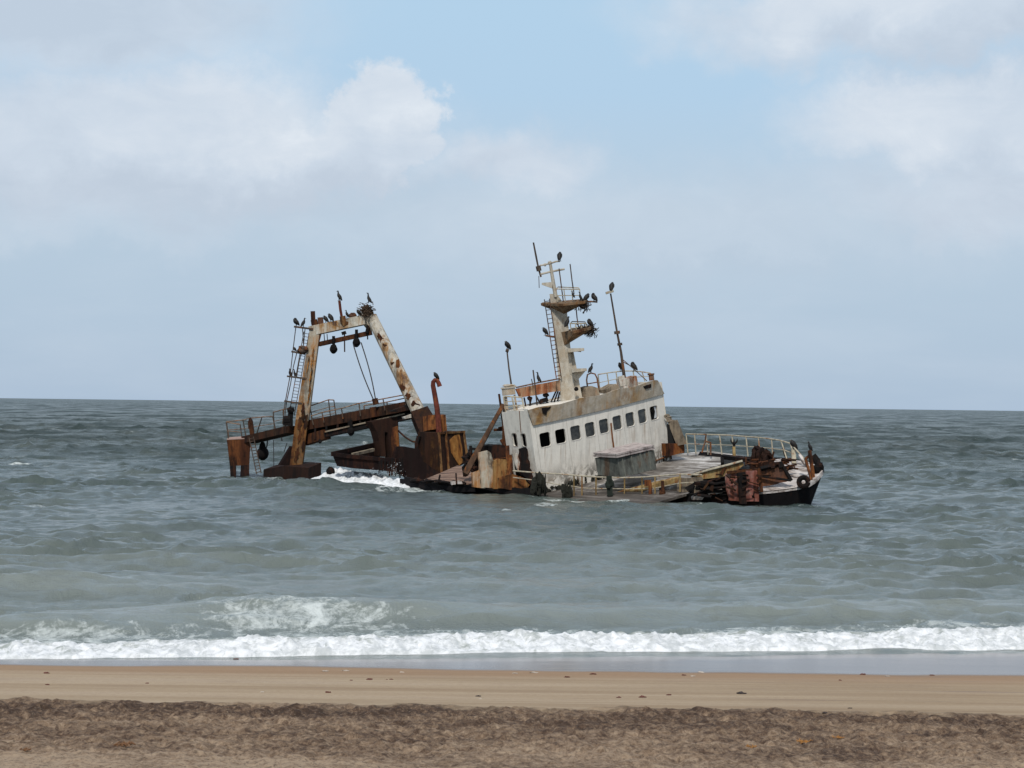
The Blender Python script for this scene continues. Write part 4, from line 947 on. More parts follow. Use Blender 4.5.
# ================================================================== main mast
DM = 139.6
mb = MB()
mb.loft(px3([(560.5, 401), (575.5, 401), (575.5, 401, DM+.9), (560.5, 401, DM+.9)], DM), px3([(551.2, 306), (566.5, 306), (566.5, 306, DM+.9), (551.2, 306, DM+.9)], DM))
mb.loft(px3([(575.5, 400), (582.5, 399), (582.5, 399, DM+.75), (575.5, 400, DM+.75)], DM+.15), px3([(570.8, 352), (573.6, 352), (573.6, 352, DM+.75), (570.8, 352, DM+.75)], DM+.15))
MA = mb.build('mast', M['mast'], S)
def platform(name, pl, keel, D, mat, label=None):
    """pl = left tip, right tip of the deck edge; keel = low point of the bracket under it"""
    (xl, yl), (xr, yr) = pl; w = 1.1; m = MB()
    top = [at(xl, yl, D+.3), at((xl+xr)/2-2, (yl+yr)/2+2.2, D-w), at(xr-3, yr+1.4, D-w*.8), at(xr, yr, D), at(xr-1.5, yr-1.2, D+w), at(xl+2, yl-1, D+w)]
    m.prism(top, ww*.14)
    k = at(keel[0], keel[1], D)
    for i in range(len(top)): m.add([top[i], top[(i+1) % len(top)], k], [(0, 2, 1)])
    return m.build(name, mat, MA, label)
platform('platform', ((541, 305.5), (588, 302)), (563.5, 314.5), DM+.1, M['plat'], 'upper mast platform')
platform('platform', ((557, 334.5), (594, 328)), (563.5, 346.5), DM+.1, M['plat'], 'lower mast platform')
for a, b in (((567.5, 350.6), (584, 349.4)), ((571.5, 370.8), (586.5, 369.6))):
    m = MB().beam(at(*a, DM-.1), at(*b, DM-.1), .13, .45, .08, .35, side=ZZ); m.tube([at(b[0]-4.5, b[1]+.5, DM-.1), at(b[0]-4.7, b[1]+2.5, DM-.1)], .12); m.build('light_bracket', M['mast'], MA)
m = MB().prism(px3([(571, 374), (586, 370.5), (577, 381)], DM-.05), BACK*.12); m.build('bracket_web', M['mast'], MA)
# topmast with yards
m = MB().loft(px3([(549.5, 294), (556.5, 293.5), (556.5, 293.5, DM+.7), (549.5, 294, DM+.7)], DM), px3([(551, 307), (566, 306.5), (566, 306.5, DM+.8), (551, 307, DM+.8)], DM)); m.build('mast_cap', M['mast'], MA)
m = MB().tube([at(555.8, 297, DM), at(553.5, 284, DM), at(550, 262, DM)], [.13, .12, .09], 6)
m.tube([at(540.6, 274.2, DM), at(552, 271.4, DM), at(564.6, 269, DM)], .065); m.tube([at(539.6, 265.6, DM), at(545, 264.6, DM), at(551, 263.2, DM), at(556, 261.5, DM), at(560, 261.2, DM)], .055)
m.beam(at(541.8, 283.8, DM), at(552.5, 285.2, DM), .06, .06, .2, .12, side=ZZ); m.blob(at(550, 263, DM), .13, 1, .2); m.blob(at(545, 264.8, DM), .10, 2, .2); m.build('topmast', M['mast'], MA)
m = MB().tube([at(533.4, 242.5, DM), at(536, 256, DM), at(538.4, 268, DM)], [.05, .06, .055], 6); m.tube([at(538, 266, DM), at(539.2, 271, DM)], .16, 6); m.tube([at(539, 270, DM), at(541, 277, DM)], .06); m.tube([at(538.8, 276, DM), at(539.2, 288, DM)], .022); m.build('antenna', M['wire'], MA)
for p in ([(559, 268.5), (561, 284), (563.2, 301)], [(570, 264), (572, 281), (574, 294)], [(576, 308), (577, 318), (578.6, 328)]):
    m = MB().tube([at(*q, DM-.2) for q in p], .04, 5); m.build('antenna', M['wire'], MA)
for (x0_, y0_, x1_, y1_, yb0, yb1) in ((556, 289, 579.6, 289.4, 302, 301.5), (570, 323.6, 586, 323.4, 333, 330)):
    m = MB(); a0, a1, b0, b1 = at(x0_, y0_, DM-.6), at(x1_, y1_, DM-.4), at(x0_+1.8, yb0, DM-.6), at(x1_+1, yb1, DM-.4)
    m.tube([a0, a1], .04, 5); m.tube([(a0+b0)/2, (a1+b1)/2], .03, 5)
    for f in (0, .33, .66, 1): m.tube([a0+(a1-a0)*f, b0+(b1-b0)*f], .035, 5)
    c0, c1 = at(x0_+2, y0_-2, DM+.8), at(x1_-1, y1_-1.5, DM+.8); m.tube([a0, c0, c1, a1], .035, 5)
    m.build('platform_railing', M['railc'], MA)
m = MB(); ladder(m, at(546.8, 299, DM-.2), at(558.8, 378, DM-.2), .32, 18, side=CR, r=.035); m.build('mast_ladder', M['wire'], MA)
m = MB().tube([at(545.5, 335.5, DM), at(551, 336.5, DM), at(555, 337, DM)], .06); m.build('perch_bar', M['railr'], MA)
m = MB().blob(at(576.3, 389, DM-.35), .14, 3, .1); m.build('mast_lamp', M['dark'], MA)
m = MB().tube([at(586.5, 302, DM), at(591, 301.5, DM), at(597.5, 302, DM)], .055); m.build('perch_bar', M['railr'], MA)
# slim signal mast forward
DA = 141.4
m = MB().tube([at(624.5, 379, DA), at(621, 352, DA), at(617, 332, DA), at(610.6, 293.5, DA)], [.11, .08, .065, .05], 6); m.tube([at(616.9, 331, DA), at(617.3, 334, DA)], .19, 6); m.tube([at(619.6, 343, DA), at(620, 345.5, DA)], .16, 6); SM = m.build('signal_mast', M['wire'], S)
m = MB().beam(at(605.8, 293.2, DA), at(613.4, 291, DA), .07, .22, side=ZZ); m.build('mast_plate', M['railc'], SM)
m = MB().tube([at(622, 359, DA), at(631, 366.6, DA), at(647, 381, DA)], .03, 5); m.tube([at(623, 362, DA), at(629, 365, DA)], .03, 5); m.build('stay_wire', M['wire'], SM)

# ================================================================== broken stern
# winch block with its stump and pipe davit
BD = 148.0
mb = MB()
A = [at(418, 431.8, BD+1.2), at(438, 432.8, BD), at(464, 431.4, BD+2.6), at(444, 430.4, BD+4.2)]
Bv = [at(420, 470, BD+1.0), at(441, 475, BD-.2), at(468, 462, BD+2.4), at(448, 462, BD+4)]
for i in range(4): j = (i+1) % 4; mb.add([A[i], A[j], Bv[j], Bv[i]], [(0, 3, 2, 1)])
mb.add(A, [(0, 1, 2, 3)])
WB_ = mb.build('winch_house', M['rustd'], S)
pan = lambda f, g: A[1]+(A[2]-A[1])*f+((Bv[1]+(Bv[2]-Bv[1])*f)-(A[1]+(A[2]-A[1])*f))*g
mb = MB().prism([pan(*q) for q in ((.38, .22), (.60, .10), (.80, .06), (.84, .5), (.80, .93), (.66, .97), (.52, .72), (.42, .55))], hd*.05); mb.build('rusty_panel', M['oran'], WB_)
mb = MB()
for f in (0.02, .28, .98): mb.beam(pan(f, 0)+hd*.05, pan(f, .97)+hd*.05, .08, .08)
mb.beam(pan(0, .01)+hd*.05, pan(1, .01)+hd*.05, .07, .07, side=ZZ); mb.build('corner_angle', M['rusto2'], WB_)
mb = MB().tube([at(433.5, 431.5, BD+2), at(432, 417, BD+2.2)], .75, 10); mb.prism(px3(jag([(441, 416), (445.5, 414.5), (447, 431), (441, 432)], .4, 4), BD+1.6), BACK*.5); mb.build('mast_stump', M['rusto'], WB_)
mb = MB().tube(px3([(439.5, 440), (438.6, 425), (437, 408), (434.8, 395), (433, 385.5), (433.2, 382), (435, 380), (437, 380.4), (438.6, 383), (439.8, 386.5)], BD+.6), [.20, .19, .18, .17, .16, .15, .15, .15, .15, .16], 8); mb.build('pipe_davit', M['redpipe'], S)
# dark hull between the block and the after tray
HS2 = MB().prism(px3(jag([(398, 446.5), (410, 447.5), (420, 449), (424, 462), (440, 474), (428, 481), (410, 479), (392, 470)], .6, 5), lambda x: float(np.interp(x, [390, 440], [148.5, 146.8]))), BACK*.4).build('after_hull', M['hullr'], S)
MB().prism(px3(jag([(408, 477), (424, 481), (440, 483), (456, 484), (474, 485), (476, 492), (440, 492), (412, 487)], .6, 5), lambda x: Dst(x)+.1), BACK*.5).build('after_plating', M['hull'], HS2)
# the tray-like stern overhang
n0 = [at(332.2, 454.2, 151.0), at(352, 456.5, 149.8), at(374, 458.5, 148.8), at(396, 460.5, 148)]
nb = [at(337, 466, 151.0), at(352, 468.2, 149.9), at(374, 469.2, 148.9), at(398, 472, 148.1)]
fr = [at(332.2, 453.8, 151.0), at(352, 449.5, 153.2), at(379, 443.6, 156.5)]
fb_ = [at(337, 466, 151.0), at(354, 462, 153.2), at(380, 457, 156.5)]
mb = MB()
for T_, B_ in ((n0, nb), (fr, fb_)):
    for i in range(len(T_)-1): mb.add([T_[i], T_[i+1], B_[i+1], B_[i]], [(0, 1, 2, 3)])
    for i in range(len(T_)-1): mb.beam(T_[i], T_[i+1], .13, .10, side=ZZ)
mb.add([nb[0], nb[1], nb[2], nb[3], fb_[2], fb_[1]], [(0, 1, 2, 3, 4, 5)])
ST = mb.build('stern_overhang', M['hullr'], S)
MB().beam(at(352.5, 454.6, 151), at(373.5, 449.7, 153.2), .10, .1).build('inner_rail', M['shed'], ST)
mb = MB()
for i in range(26):
    x = random.uniform(378, 404); mb.tube([at(x, random.uniform(457, 464), 147.3), at(x+random.uniform(-.6, .6), random.uniform(468, 478), 147.2)], random.uniform(.02, .05), 4)
tag(mb.build('hanging_strand', M['dark'], ST), kind='stuff')
# brown deck and its broken lip
mb = MB().prism(px3(jag([(428, 478), (446, 470), (463, 467), (474, 470), (473, 477), (462, 481), (448, 481.5), (436, 481)], .5, 5), lambda x: 141.2), BACK*.4)
bd = [at(424, 479.5, 141.6), at(440, 473, 144.2), at(457, 465.5, 146.2), at(480, 467.5, 142.0), at(484, 482, 137.0), at(474, 484, 137.4), at(456, 483, 138.2), at(440, 482.8, 139.8)]
mb = MB().prism(bd, -ZZ*.15); mb.build('after_deck', M['browndeck'], S)
plate('deck_edge', [(451, 481), (461, 480.2), (463, 484), (452, 485)], M['bowdeck'], lambda x: 136.9, .1, 'pale flaked plate on the deck edge')
mb = MB(); mb.beam(at(456.5, 484, 136.6), at(456, 473.5, 137), .05, .05); mb.beam(at(438.5, 482, 139), at(440, 475, 139.3), .05, .05)
for i in range(14):
    x = random.uniform(408, 470); y = 479.5+(x-408)*.08; mb.blob(at(x, y, Dst(x)-.2), (random.uniform(.2, .5), .2, random.uniform(.08, .2)), i+300, .5, 7, 5)
tag(mb.build('torn_edge', M['dark'], S), kind='stuff')
# junk at the foot of the spar
mb = MB()
for i in range(20): mb.blob(at(random.uniform(464, 480), random.uniform(452, 474), random.uniform(137.5, 138.5)), (random.uniform(.12, .3), .2, random.uniform(.15, .4)), i+330, .55, 8, 6)
mb.tube([at(470.5, 446, 138.5), at(471.5, 462, 138.3)], .1); mb.tube([at(470, 448.5, 138.5), at(490, 450, 138)], .07); mb.tube([at(474, 470, 138), at(477, 452, 138)], .06); tag(mb.build('winch_wreckage', M['dark'], S), kind='stuff')

# ---- gantry
mb = MB(); g = MB()
L0 = at(296.6, 469, 158.0); L1 = at(307.4, 383, 158); L2 = at(314.8, 331, 158.0)
GA = MB()
GA.beam(at(311, 331.2, 158.1), at(366, 319.6, 157.2), .34, .42, side=ZZ)
GAo = GA.build('gantry', M['beam'], S)
MB().beam(at(296.2, 468, 158.0), at(302.4, 420, 158), .44, .5, .44, .48).build('leg', M['legr'], GAo, 'brown rusted foot of the starboard gantry leg')
MB().beam(at(302.4, 420.2, 158), at(315.2, 331, 158.0), .455, .48, .36, .42).build('leg', M['leg'], GAo, 'orange streaked starboard gantry leg')
MB().tube([at(371.5, 317, 157.2), at(420.5, 416, 154.2)], [.41, .50], 14).build('leg', M['leg2'], GAo, 'white flaking port gantry leg')
MB().beam(at(419.5, 413, 154.3), at(431.5, 437, 153.0), .62, .5, .75, .6).build('leg', M['rustd'], GAo, 'dark brown foot of the port gantry leg')
MB().prism(px3(jag([(364, 316), (367, 309), (373, 311), (376, 322), (373, 331), (368, 325)], .4, 4), 156.9), BACK*.6).build('corner_plate', M['beam'], GAo)
MB().prism(px3([(317, 336), (321.5, 334.5), (318.5, 345.5), (315.5, 347)], 157.6), BACK*.3).build('corner_plate', M['rust'], GAo)
for i, (x, y, w_, h_) in enumerate(((303.5, 416, 3.4, 5), (299.5, 424, 3.2, 6), (306, 421, 2.2, 7), (303, 409, 2.2, 5), (299.5, 437, 2.6, 6), (303.5, 446, 2.2, 5), (309, 396, 1.2, 9), (310.5, 380, 1.0, 10), (297, 455, 3.4, 7), (312.5, 358, 1.0, 9), (308, 366, .9, 8))):
    pts = [(x+w_*.75*math.cos(a)*random.uniform(.35, 1.15)-.16*h_*math.sin(a), y+h_*1.15*math.sin(a)*random.uniform(.6, 1.2)) for a in np.linspace(0, 2*math.pi, 20)[:-1]]
    MB().prism(px3(jag(pts, .8, 1.6), 157.43), BACK*.03).build('rust_scab', M['rust' if i in (1, 3, 4, 8) else ('oran' if i in (6, 7, 9, 10) else 'rustd')], GAo)
# rust scabs down the port leg
def legx(y): return 372.5+(y-319)*48/97
for i, (dx, y, w_, h_) in enumerate(((-1.2, 340, 3.3, 7), (-.5, 347, 2, 5), (-1, 364, 3, 2.6), (-2.5, 389, 3.4, 6.5), (-1.5, 398, 4.4, 6), (0, 406, 5, 5))):
    c = (legx(y)+dx, y); pts = [(c[0]+w_*math.cos(a)*random.uniform(.4, 1.1)+.45*h_*math.sin(a), c[1]+h_*math.sin(a)*random.uniform(.6, 1.15)) for a in np.linspace(0, 2*math.pi, 20)[:-1]]
    MB().prism(px3(jag(pts, .9, 1.6), float(np.interp(y, [319, 416], [157.2, 154.2]))-.50), BACK*.04).build('rust_scab', M['rust'], GAo)
MB().prism(px3(jag([(396.5, 360), (399, 359), (400, 364), (398.5, 370), (397.6, 376), (396.6, 370)], .4, 3), 155.15), BACK*.04).build('rust_scab', M['rusto'], GAo)
MB().prism(px3(jag([(340, 316.5), (345.5, 315.5), (346, 321), (352, 322.5), (351, 324), (343, 326), (340.5, 322)], .5, 3), 157.05), BACK*.05).build('rust_scab', M['rusto2'], GAo)
MB().beam(at(319, 344.2, 157.9), at(371.5, 332.6, 157.2), .16, .2, side=ZZ).build('lower_bar', M['rust'], GAo)
for x in (324, 327): MB().tube([at(x, 334, 157.6), at(x+.6, 341, 157.6)], .03, 4).build('hanger', M['dark'], GAo)
MB().tube([at(344.4, 332, 157.4), at(344.6, 352, 157.4)], .05, 5).beam(at(343.4, 331.5, 157.4), at(344.4, 334.5, 157.4), .16, .14).build('hanger', M['dark'], GAo)
MB().tube([at(367.3, 326, 157), at(367.6, 339.5, 157)], .05, 5).tube([at(368.5, 325.5, 157), at(367, 333, 157)], .14, 6).build('hanger', M['dark'], GAo)
# stuff bolted along the top beam
mb = MB().beam(at(313.4, 324.5, 158), at(312.8, 311.2, 158), .15, .15); mb.beam(at(311.5, 323.4, 158), at(317.5, 322.2, 158), .22, .3, side=ZZ); mb.build('top_post', M['rust'], GAo)
mb = MB().beam(at(320.8, 323.8, 157.9), at(320.3, 317.4, 157.9), .19, .2); mb.build('top_box', M['brownplate'], GAo)
mb = MB().tube([at(342, 319, 157.4), at(340.4, 310, 157.4), at(339.3, 300.5, 157.4)], .10, 7); mb.build('top_pole', M['redpipe'], GAo)
mb = MB().blob(at(352.6, 315.4, 157.2), (.28, .25, .2), 3, .3); mb.build('top_fitting', M['brownplate'], GAo)
# caged ladder on the starboard leg
mb = MB(); ladder(mb, at(306.5, 332, 157.7), at(291.6, 415, 157.8), .38, 26, side=CR, r=.03); mb.build('gantry_ladder', M['wire'], GAo)
mb = MB()
for ya, xa, xb in ((326.6, 294, 313), (351.5, 291.3, 305), (376.2, 287, 306.5), (401, 284.2, 302)): mb.beam(at(xa, ya, 157.7), at(xb, ya+2.5, 157.8), .06, .3, side=ZZ)
for pts in ([(295.8, 327), (293, 350), (290, 376), (285.2, 402), (282.4, 424)], [(302.5, 328), (303.5, 346), (299, 362), (296.5, 378)], [(297.5, 350), (293.5, 366), (290.5, 384), (286.5, 402), (284, 424)], [(305, 329), (303.5, 345)]): mb.tube([at(*p, 157.6) for p in pts], .035, 5)
mb.blob(at(302.8, 349.8, 157.5), (.34, .3, .3), 8, .4); mb.build('ladder_cage', M['wire'], GAo)
# winch at the leg
mb = MB().tube([at(284, 421, 157.4), at(291, 420, 157.4)], .36, 10); mb.beam(at(291, 408, 157.5), at(290, 424, 157.5), .17, .2); mb.beam(at(283.5, 422, 157.4), at(292, 423.6, 157.4), .2, .3, side=ZZ); mb.blob(at(291, 410, 157.4), .25, 5, .4); mb.build('gantry_winch', M['dark'], GAo)
# foot block in the water with its brace
A = [at(263, 471, 162.5), at(286, 475, 157.2), at(322.4, 480, 154.4), at(321, 462.5, 156.8), at(304, 461.5, 159.5), at(276.5, 465, 161.5)]
mb = MB()
top = [at(263.5, 469.5, 162), at(284, 466, 157.6), at(309, 468, 155.2), at(321.3, 462.6, 156.8), at(304, 461.8, 160), at(276.5, 464.8, 162)]
mb.prism(top, -ZZ*1.6); mb.build('leg_footing', M['rustd2'], GAo)
MB().prism(px3([(280, 465), (291.5, 446), (297, 452), (294, 466)], 158.2), BACK*.3).build('leg_brace', M['hullr'], GAo)
# ---- catwalk across the stern
def Dw(x): return float(np.interp(x, [226, 250, 300, 418], [166, 164.5, 158.8, 155.2]))
CW = MB().beam(at(249, 440, Dw(249)-.2), at(293, 429.5, 159.2), .26, .6, side=ZZ).beam(at(300, 427.0, 158.9), at(416, 405.0, 155.4), .34, .55, side=ZZ).build('catwalk', M['walk'], S)
MB().beam(at(304, 441, 158.6), at(327, 434.2, 157.6), .34, .4, side=ZZ).build('lower_girder', M['rust'], CW)
MB().prism([at(301, 431, 159.3), at(416, 407, 155.6), at(417, 414.5, 155.6), at(326, 434.5, 158.2), at(304, 441, 159.2)], BACK*.15).build('girder_plate', M['dark'], CW)
MB().beam(at(325, 434.5, 157.7), at(420, 414, 155), .21, .4, side=ZZ).build('lower_girder', M['dark'], CW)
MB().beam(at(325, 431.8, 157.2), at(405, 413.8, 155), .05, .08, side=ZZ).build('girder_edge', M['shed'], CW)
for i in range(11):
    mb = MB(); f = i/10; a = at(304+f*112, 431.5-f*21.5, 157.9-f*2.6); mb.beam(a+ZZ*.1, a-ZZ*(.75-.3*f), .07, .09); mb.build('girder_web', M['dark'], CW)
MB().prism(px3(jag([(404, 417.2), (418, 412.5), (418.5, 416.5), (405, 419)], .3, 4), 154.4), BACK*.3).build('girder_end', M['white2'], CW)
MB().prism(px3([(391, 411.5), (414, 402.5), (418, 408), (400, 412)], 154.7), BACK*.4).build('gusset', M['dark'], CW)
mb = MB().beam(at(374, 417, 155.8), at(372.8, 407, 155.8), .22, .2); mb.tube([at(376, 404.6, 155.8), at(374.6, 398.5, 155.8)], .22, 7); mb.build('rope_cleat', M['rust'], CW)
def crail(tp, bt, D, name='catwalk_railing'):
    return railing(name, [at(x, y, D(x)) for x, y in tp], [at(x, y, D(x)) for x, y in bt], CW, M['railr'], .045, 1)
# (the railings of the catwalk are parts of the wreck so that their posts stay one level below)
def crail2(tp, bt, D, mids=1): return railing('catwalk_railing', [at(x, y, D(x)) for x, y in tp], [at(x, y, D(x)) for x, y in bt], S, M['railw'], .04, mids, postmat=M['wire'])
Dn = lambda x: Dw(x)-.7
Df = lambda x: Dw(x)+.7
crail2([(226.2, 422.2), (240.2, 424.4)], [(228.5, 440), (242.2, 440)], Dn)
crail2([(226.4, 421.8), (243, 420), (250.5, 418.2), (262, 417), (272.5, 416.4)], [(228.9, 438.5), (246, 437), (252, 437), (256.5, 434.5), (276, 431)], Df)
crail2([(273.3, 412.3), (283, 409.5), (292, 407.8)], [(274.5, 430.5), (284, 429), (292.5, 427)], Dn)
crail2([(310, 406), (328.5, 399.8), (333.8, 400)], [(313, 425), (331, 421.5), (336.5, 419)], Df, 2)
crail2([(311, 416), (322, 412.5), (341.5, 408.3), (359, 403.3), (383, 398.8), (404.5, 394.8)], [(313.5, 425), (324, 422.5), (343, 418.8), (360.5, 416), (385, 410.5), (406, 405)], Dn, 0)
crail2([(364, 405.6), (387, 402), (408, 397.5)], [(364.5, 416), (387.5, 411), (409, 406)], Df, 0)
mb = MB(); mb.blob(at(250.5, 424, 164.6), (.2, .2, .42), 4, .35); mb.beam(at(251, 424, 164.6), at(252.5, 437, 164.6), .16, .16); mb.build('rail_fitting', M['rust'], CW)
# end box standing in the water
mb = MB()
T_ = [at(226.8, 440.2, 164.6), at(250.6, 439, 163.4), at(251, 437, 166.2), at(228, 438.4, 167.4)]
mid = [at(229.8, 466, 164.9), at(249.4, 465, 163.7), at(249.2, 465, 166.4), at(230.5, 466, 167.6)]
for i in range(4): j = (i+1) % 4; mb.add([T_[i], T_[j], mid[j], mid[i]], [(0, 1, 2, 3)])
EB = mb.build('end_box', M['rusto3'], S)
MB().prism([p+ZZ*.02 for p in T_], ZZ*.07).build('box_top', M['boxtop'], EB)
MB().loft([mid[0], mid[0]+(mid[1]-mid[0])*.30, mid[3]+(mid[2]-mid[3])*.30, mid[3]], [p-ZZ*1.0 for p in (mid[0]+(mid[1]-mid[0])*.05, mid[0]+(mid[1]-mid[0])*.33, mid[3]+(mid[2]-mid[3])*.33, mid[3])]).build('box_leg', M['dark'], EB)
MB().loft([mid[0]+(mid[1]-mid[0])*.56, mid[1], mid[2], mid[3]+(mid[2]-mid[3])*.56], [p-ZZ*1.0 for p in (mid[0]+(mid[1]-mid[0])*.53, mid[1], mid[2], mid[3]+(mid[2]-mid[3])*.53)]).build('box_leg', M['dark'], EB)
mb = MB(); ladder(mb, at(251.3, 437, 162.6), at(258.8, 473.5, 161.8), .34, 12, side=CR, r=.04); mb.build('stern_ladder', M['wire'], CW)
mb = MB(); mb.tube([at(273.5, 440, 159.8), at(273.8, 466, 160)], .03, 5); mb.tube([at(281.5, 437, 159.5), at(282, 441, 159.5)], .05); mb.tube([at(287, 443, 158.5), at(284, 452, 158.6)], .03); mb.build('hanging_wire', M['cable'], CW)
# pillar between the catwalk and the after hull
mb = MB().prism(px3([(371.5, 422), (398, 416), (398.5, 430), (400.5, 457), (391.5, 459), (389.5, 445), (388, 432.5), (384.8, 432), (385, 441), (386, 457), (380, 456), (379.3, 441), (376.5, 431)], 155.2), BACK*.8); PI_ = mb.build('stern_pillar', M['rustd2'], S)
MB().prism(px3(jag([(392.5, 428), (398, 426), (400, 455), (393.5, 458), (392, 446)], .3, 4), 155.1), BACK*.1).build('pillar_flange', M['rusto'], PI_)
MB().tube([at(398.5, 431, 155), at(405, 437, 153), at(412, 441.5, 151), at(419, 442.5, 149.5)], .07).build('stay_bar', M['rust'], S)
MB().tube([at(419, 436, 149), at(416.8, 444, 149), at(417, 449.5, 149)], .16, 6).build('hook', M['dark'], S)

# ================================================================== things that hang, lie or lean
def leaf_thing(mb, name, mat, loc, label, cat, group=None, smooth=False):
    o = mb.build(name, mat, None, None, smooth, origin=np.array(loc)); return tag(o, label, cat, group)
leaf_thing(MB().beam(at(503.2, 404.5, 137.9), at(465.2, 474, 136.4), .10, .11, .19, .16), 'leaning_spar', M['spar'], at(465.2, 474, 136.4), 'long rusty brown spar leaning from the broken deck up to the wheelhouse corner', 'spar')
def block(name, x, y, D, s, label, hang=None):
    r = empty(name, at(x, y, D)); tag(r, label, 'pulley block', 'blocks hanging under the gantry and catwalk')
    b = MB().blob(at(x, y+s*1.35, D), (s*.0152*6.2, .24, s*.0152*8.4), 3, .12, 12, 8, fr=1.2); b.build('block_shell', M['dark'], r)
    MB().tube([at(x, y-s*3.1, D), at(x, y+.5, D)], .11, 6).build('shackle', M['dark'], r)
    MB().tube([at(x, y+s*1.3, D-.27), at(x, y+s*1.3, D+.27)], .13, 10).build('sheave', M['dark'], r)
    return r
block('pulley_block', 333.6, 345, 157.3, 2.9, 'dark pear-shaped pulley block hanging under the middle of the gantry crossbar')
block('pulley_block', 356.5, 338.5, 157.0, 2.9, 'dark pulley block with two ropes running down from it to the catwalk')
block('pulley_block', 351, 428, 156.2, 2.6, 'squat dark pulley block tucked under the catwalk beyond its middle')
block('pulley_block', 320, 439, 157.6, 1.5, 'small dark pulley block just right of the orange gantry leg, under the catwalk')
r = empty('hanging_float', at(262.5, 444, 163)); tag(r, 'big dark pear-shaped float hanging under the catwalk between the orange box and gantry leg', 'float')
MB().blob(at(262.8, 453.6, 163), (.46, .46, .5), 2, .08, 14, 10).blob(at(262.5, 447.2, 163), (.25, .25, .42), 3, .08).build('float_body', M['dark'], r, smooth=True)
MB().tube([at(262.5, 439, 163), at(262.5, 446, 163)], .07).tube([at(267.4, 440.5, 163), at(267, 446, 163), at(265.5, 449, 163)], .05).build('float_lashing', M['cable'], r)
leaf_thing(MB().blob(at(330.5, 471.5, 154), (.30, .30, .34), 7, .08, 14, 10), 'drifting_float', M['dark'], at(330.5, 475, 154), 'dark round float bobbing in the foam beside the gantry footing', 'float', smooth=True)
for k, (a, b) in enumerate((((353.4, 345), (374.6, 402.5)), ((361, 342.5), (376, 402.5)))):
    pts = []
    for i in range(11):
        f = i/10; x = a[0]+(b[0]-a[0])*f; y = a[1]+(b[1]-a[1])*f; s_ = math.sin(math.pi*f)*(1.6 if k else -1.3)
        if k: x -= 0; x += s_*.9
        else: x += s_
        pts.append(at(x, y, 156.9-.9*f))
    leaf_thing(MB().tube(pts, .045, 5), 'hanging_rope', M['rope'], pts[-1], ('left of the two slack ropes' if not k else 'right of the two slack ropes')+' from the pulley block down to the catwalk', 'rope')
def nest(name, c, D, r, n, label, mat, droop=0):
    m = MB(); m.blob(at(*c, D), (r[0]*.6, r[0]*.5, r[1]*.55), 5, .4)
    for i in range(n):
        p = at(*c, D)+np.array([max(-1.2, min(1.2, random.gauss(0, .5)))*r[0], max(-1.2, min(1.2, random.gauss(0, .4)))*r[0], max(-1.2, min(1.1, random.gauss(0, .45)))*r[1]]); d = np.array([random.gauss(0, 1), random.gauss(0, 1), random.gauss(0, .5)-droop*random.random()]); d /= np.linalg.norm(d)
        L = random.uniform(.2, .48); m.tube([p-d*L/2, p+d*L/2], random.uniform(.014, .03), 4)
    return leaf_thing(m, name, mat, at(*c, D), label, 'nest')
nest('bird_nest', (366.3, 310.5), 156.8, (.44, .48), 240, 'large brown stick nest on top of the port gantry corner', M['twig'])
nest('bird_nest', (588, 330.5), DM-.3, (.62, .34), 150, 'shaggy dark nest drooping from the tip of the lower mast platform', M['twigd'], 2.2)
nest('bird_nest', (583.5, 305.5), DM-.3, (.42, .34), 100, 'dark twig nest hanging from the edge of the upper mast platform', M['twigd'], 1.6)
m = MB(); c0 = at(814, 458, 128.2); m.tube([c0, at(820.5, 469.5, 128)], .17, 8); m.tube([at(812.5, 466, 128), at(816, 471, 128), at(821.5, 470.8, 128), at(821, 462.5, 128)], [.10, .17, .17, .09], 6); m.beam(at(813, 455.5, 128.3), at(818, 462, 128.2), .16, .16); m.blob(at(818.5, 467, 128), (.3, .25, .35), 6, .3)
leaf_thing(m, 'anchor', M['dark'], at(818, 472, 128), 'black corroded anchor hung on the tip of the bow', 'anchor')

# ================================================================== birds
def bird_parts(pose):
    if pose == 'up': sp = [(-.20, .03, .020, .045), (-.13, .12, .045, .06), (-.07, .21, .075, .075), (-.01, .31, .09, .085), (.03, .40, .075, .075), (.05, .47, .045, .048), (.055, .53, .034, .036), (.06, .58, .036, .036), (.085, .62, .040, .037), (.115, .622, .026, .026), (.14, .616, .013, .012), (.20, .602, .006, .006)]
    elif pose == 'hunch': sp = [(-.22, .05, .020, .045), (-.15, .13, .05, .065), (-.08, .22, .09, .09), (0, .31, .11, .105), (.06, .385, .10, .095), (.09, .44, .07, .065), (.105, .475, .052, .05), (.135, .485, .038, .036), (.165, .478, .018, .016), (.225, .462, .006, .006)]
    elif pose == 'preen': sp = [(-.22, .06, .020, .045), (-.15, .14, .055, .065), (-.08, .22, .10, .095), (.01, .29, .115, .11), (.08, .36, .095, .09), (.115, .43, .06, .055), (.09, .485, .045, .044), (.03, .485, .044, .042), (-.02, .455, .032, .03), (-.06, .42, .014, .012), (-.10, .39, .006, .006)]
    else: sp = [(-.24, .02, .020, .045), (-.16, .10, .045, .06), (-.08, .20, .075, .075), (-.02, .31, .085, .08), (.01, .41, .065, .065), (.02, .50, .042, .043), (.025, .58, .033, .034), (.035, .635, .037, .035), (.065, .665, .038, .035), (.095, .675, .024, .024), (.12, .68, .012, .011), (.18, .70, .006, .006)]
    return sp
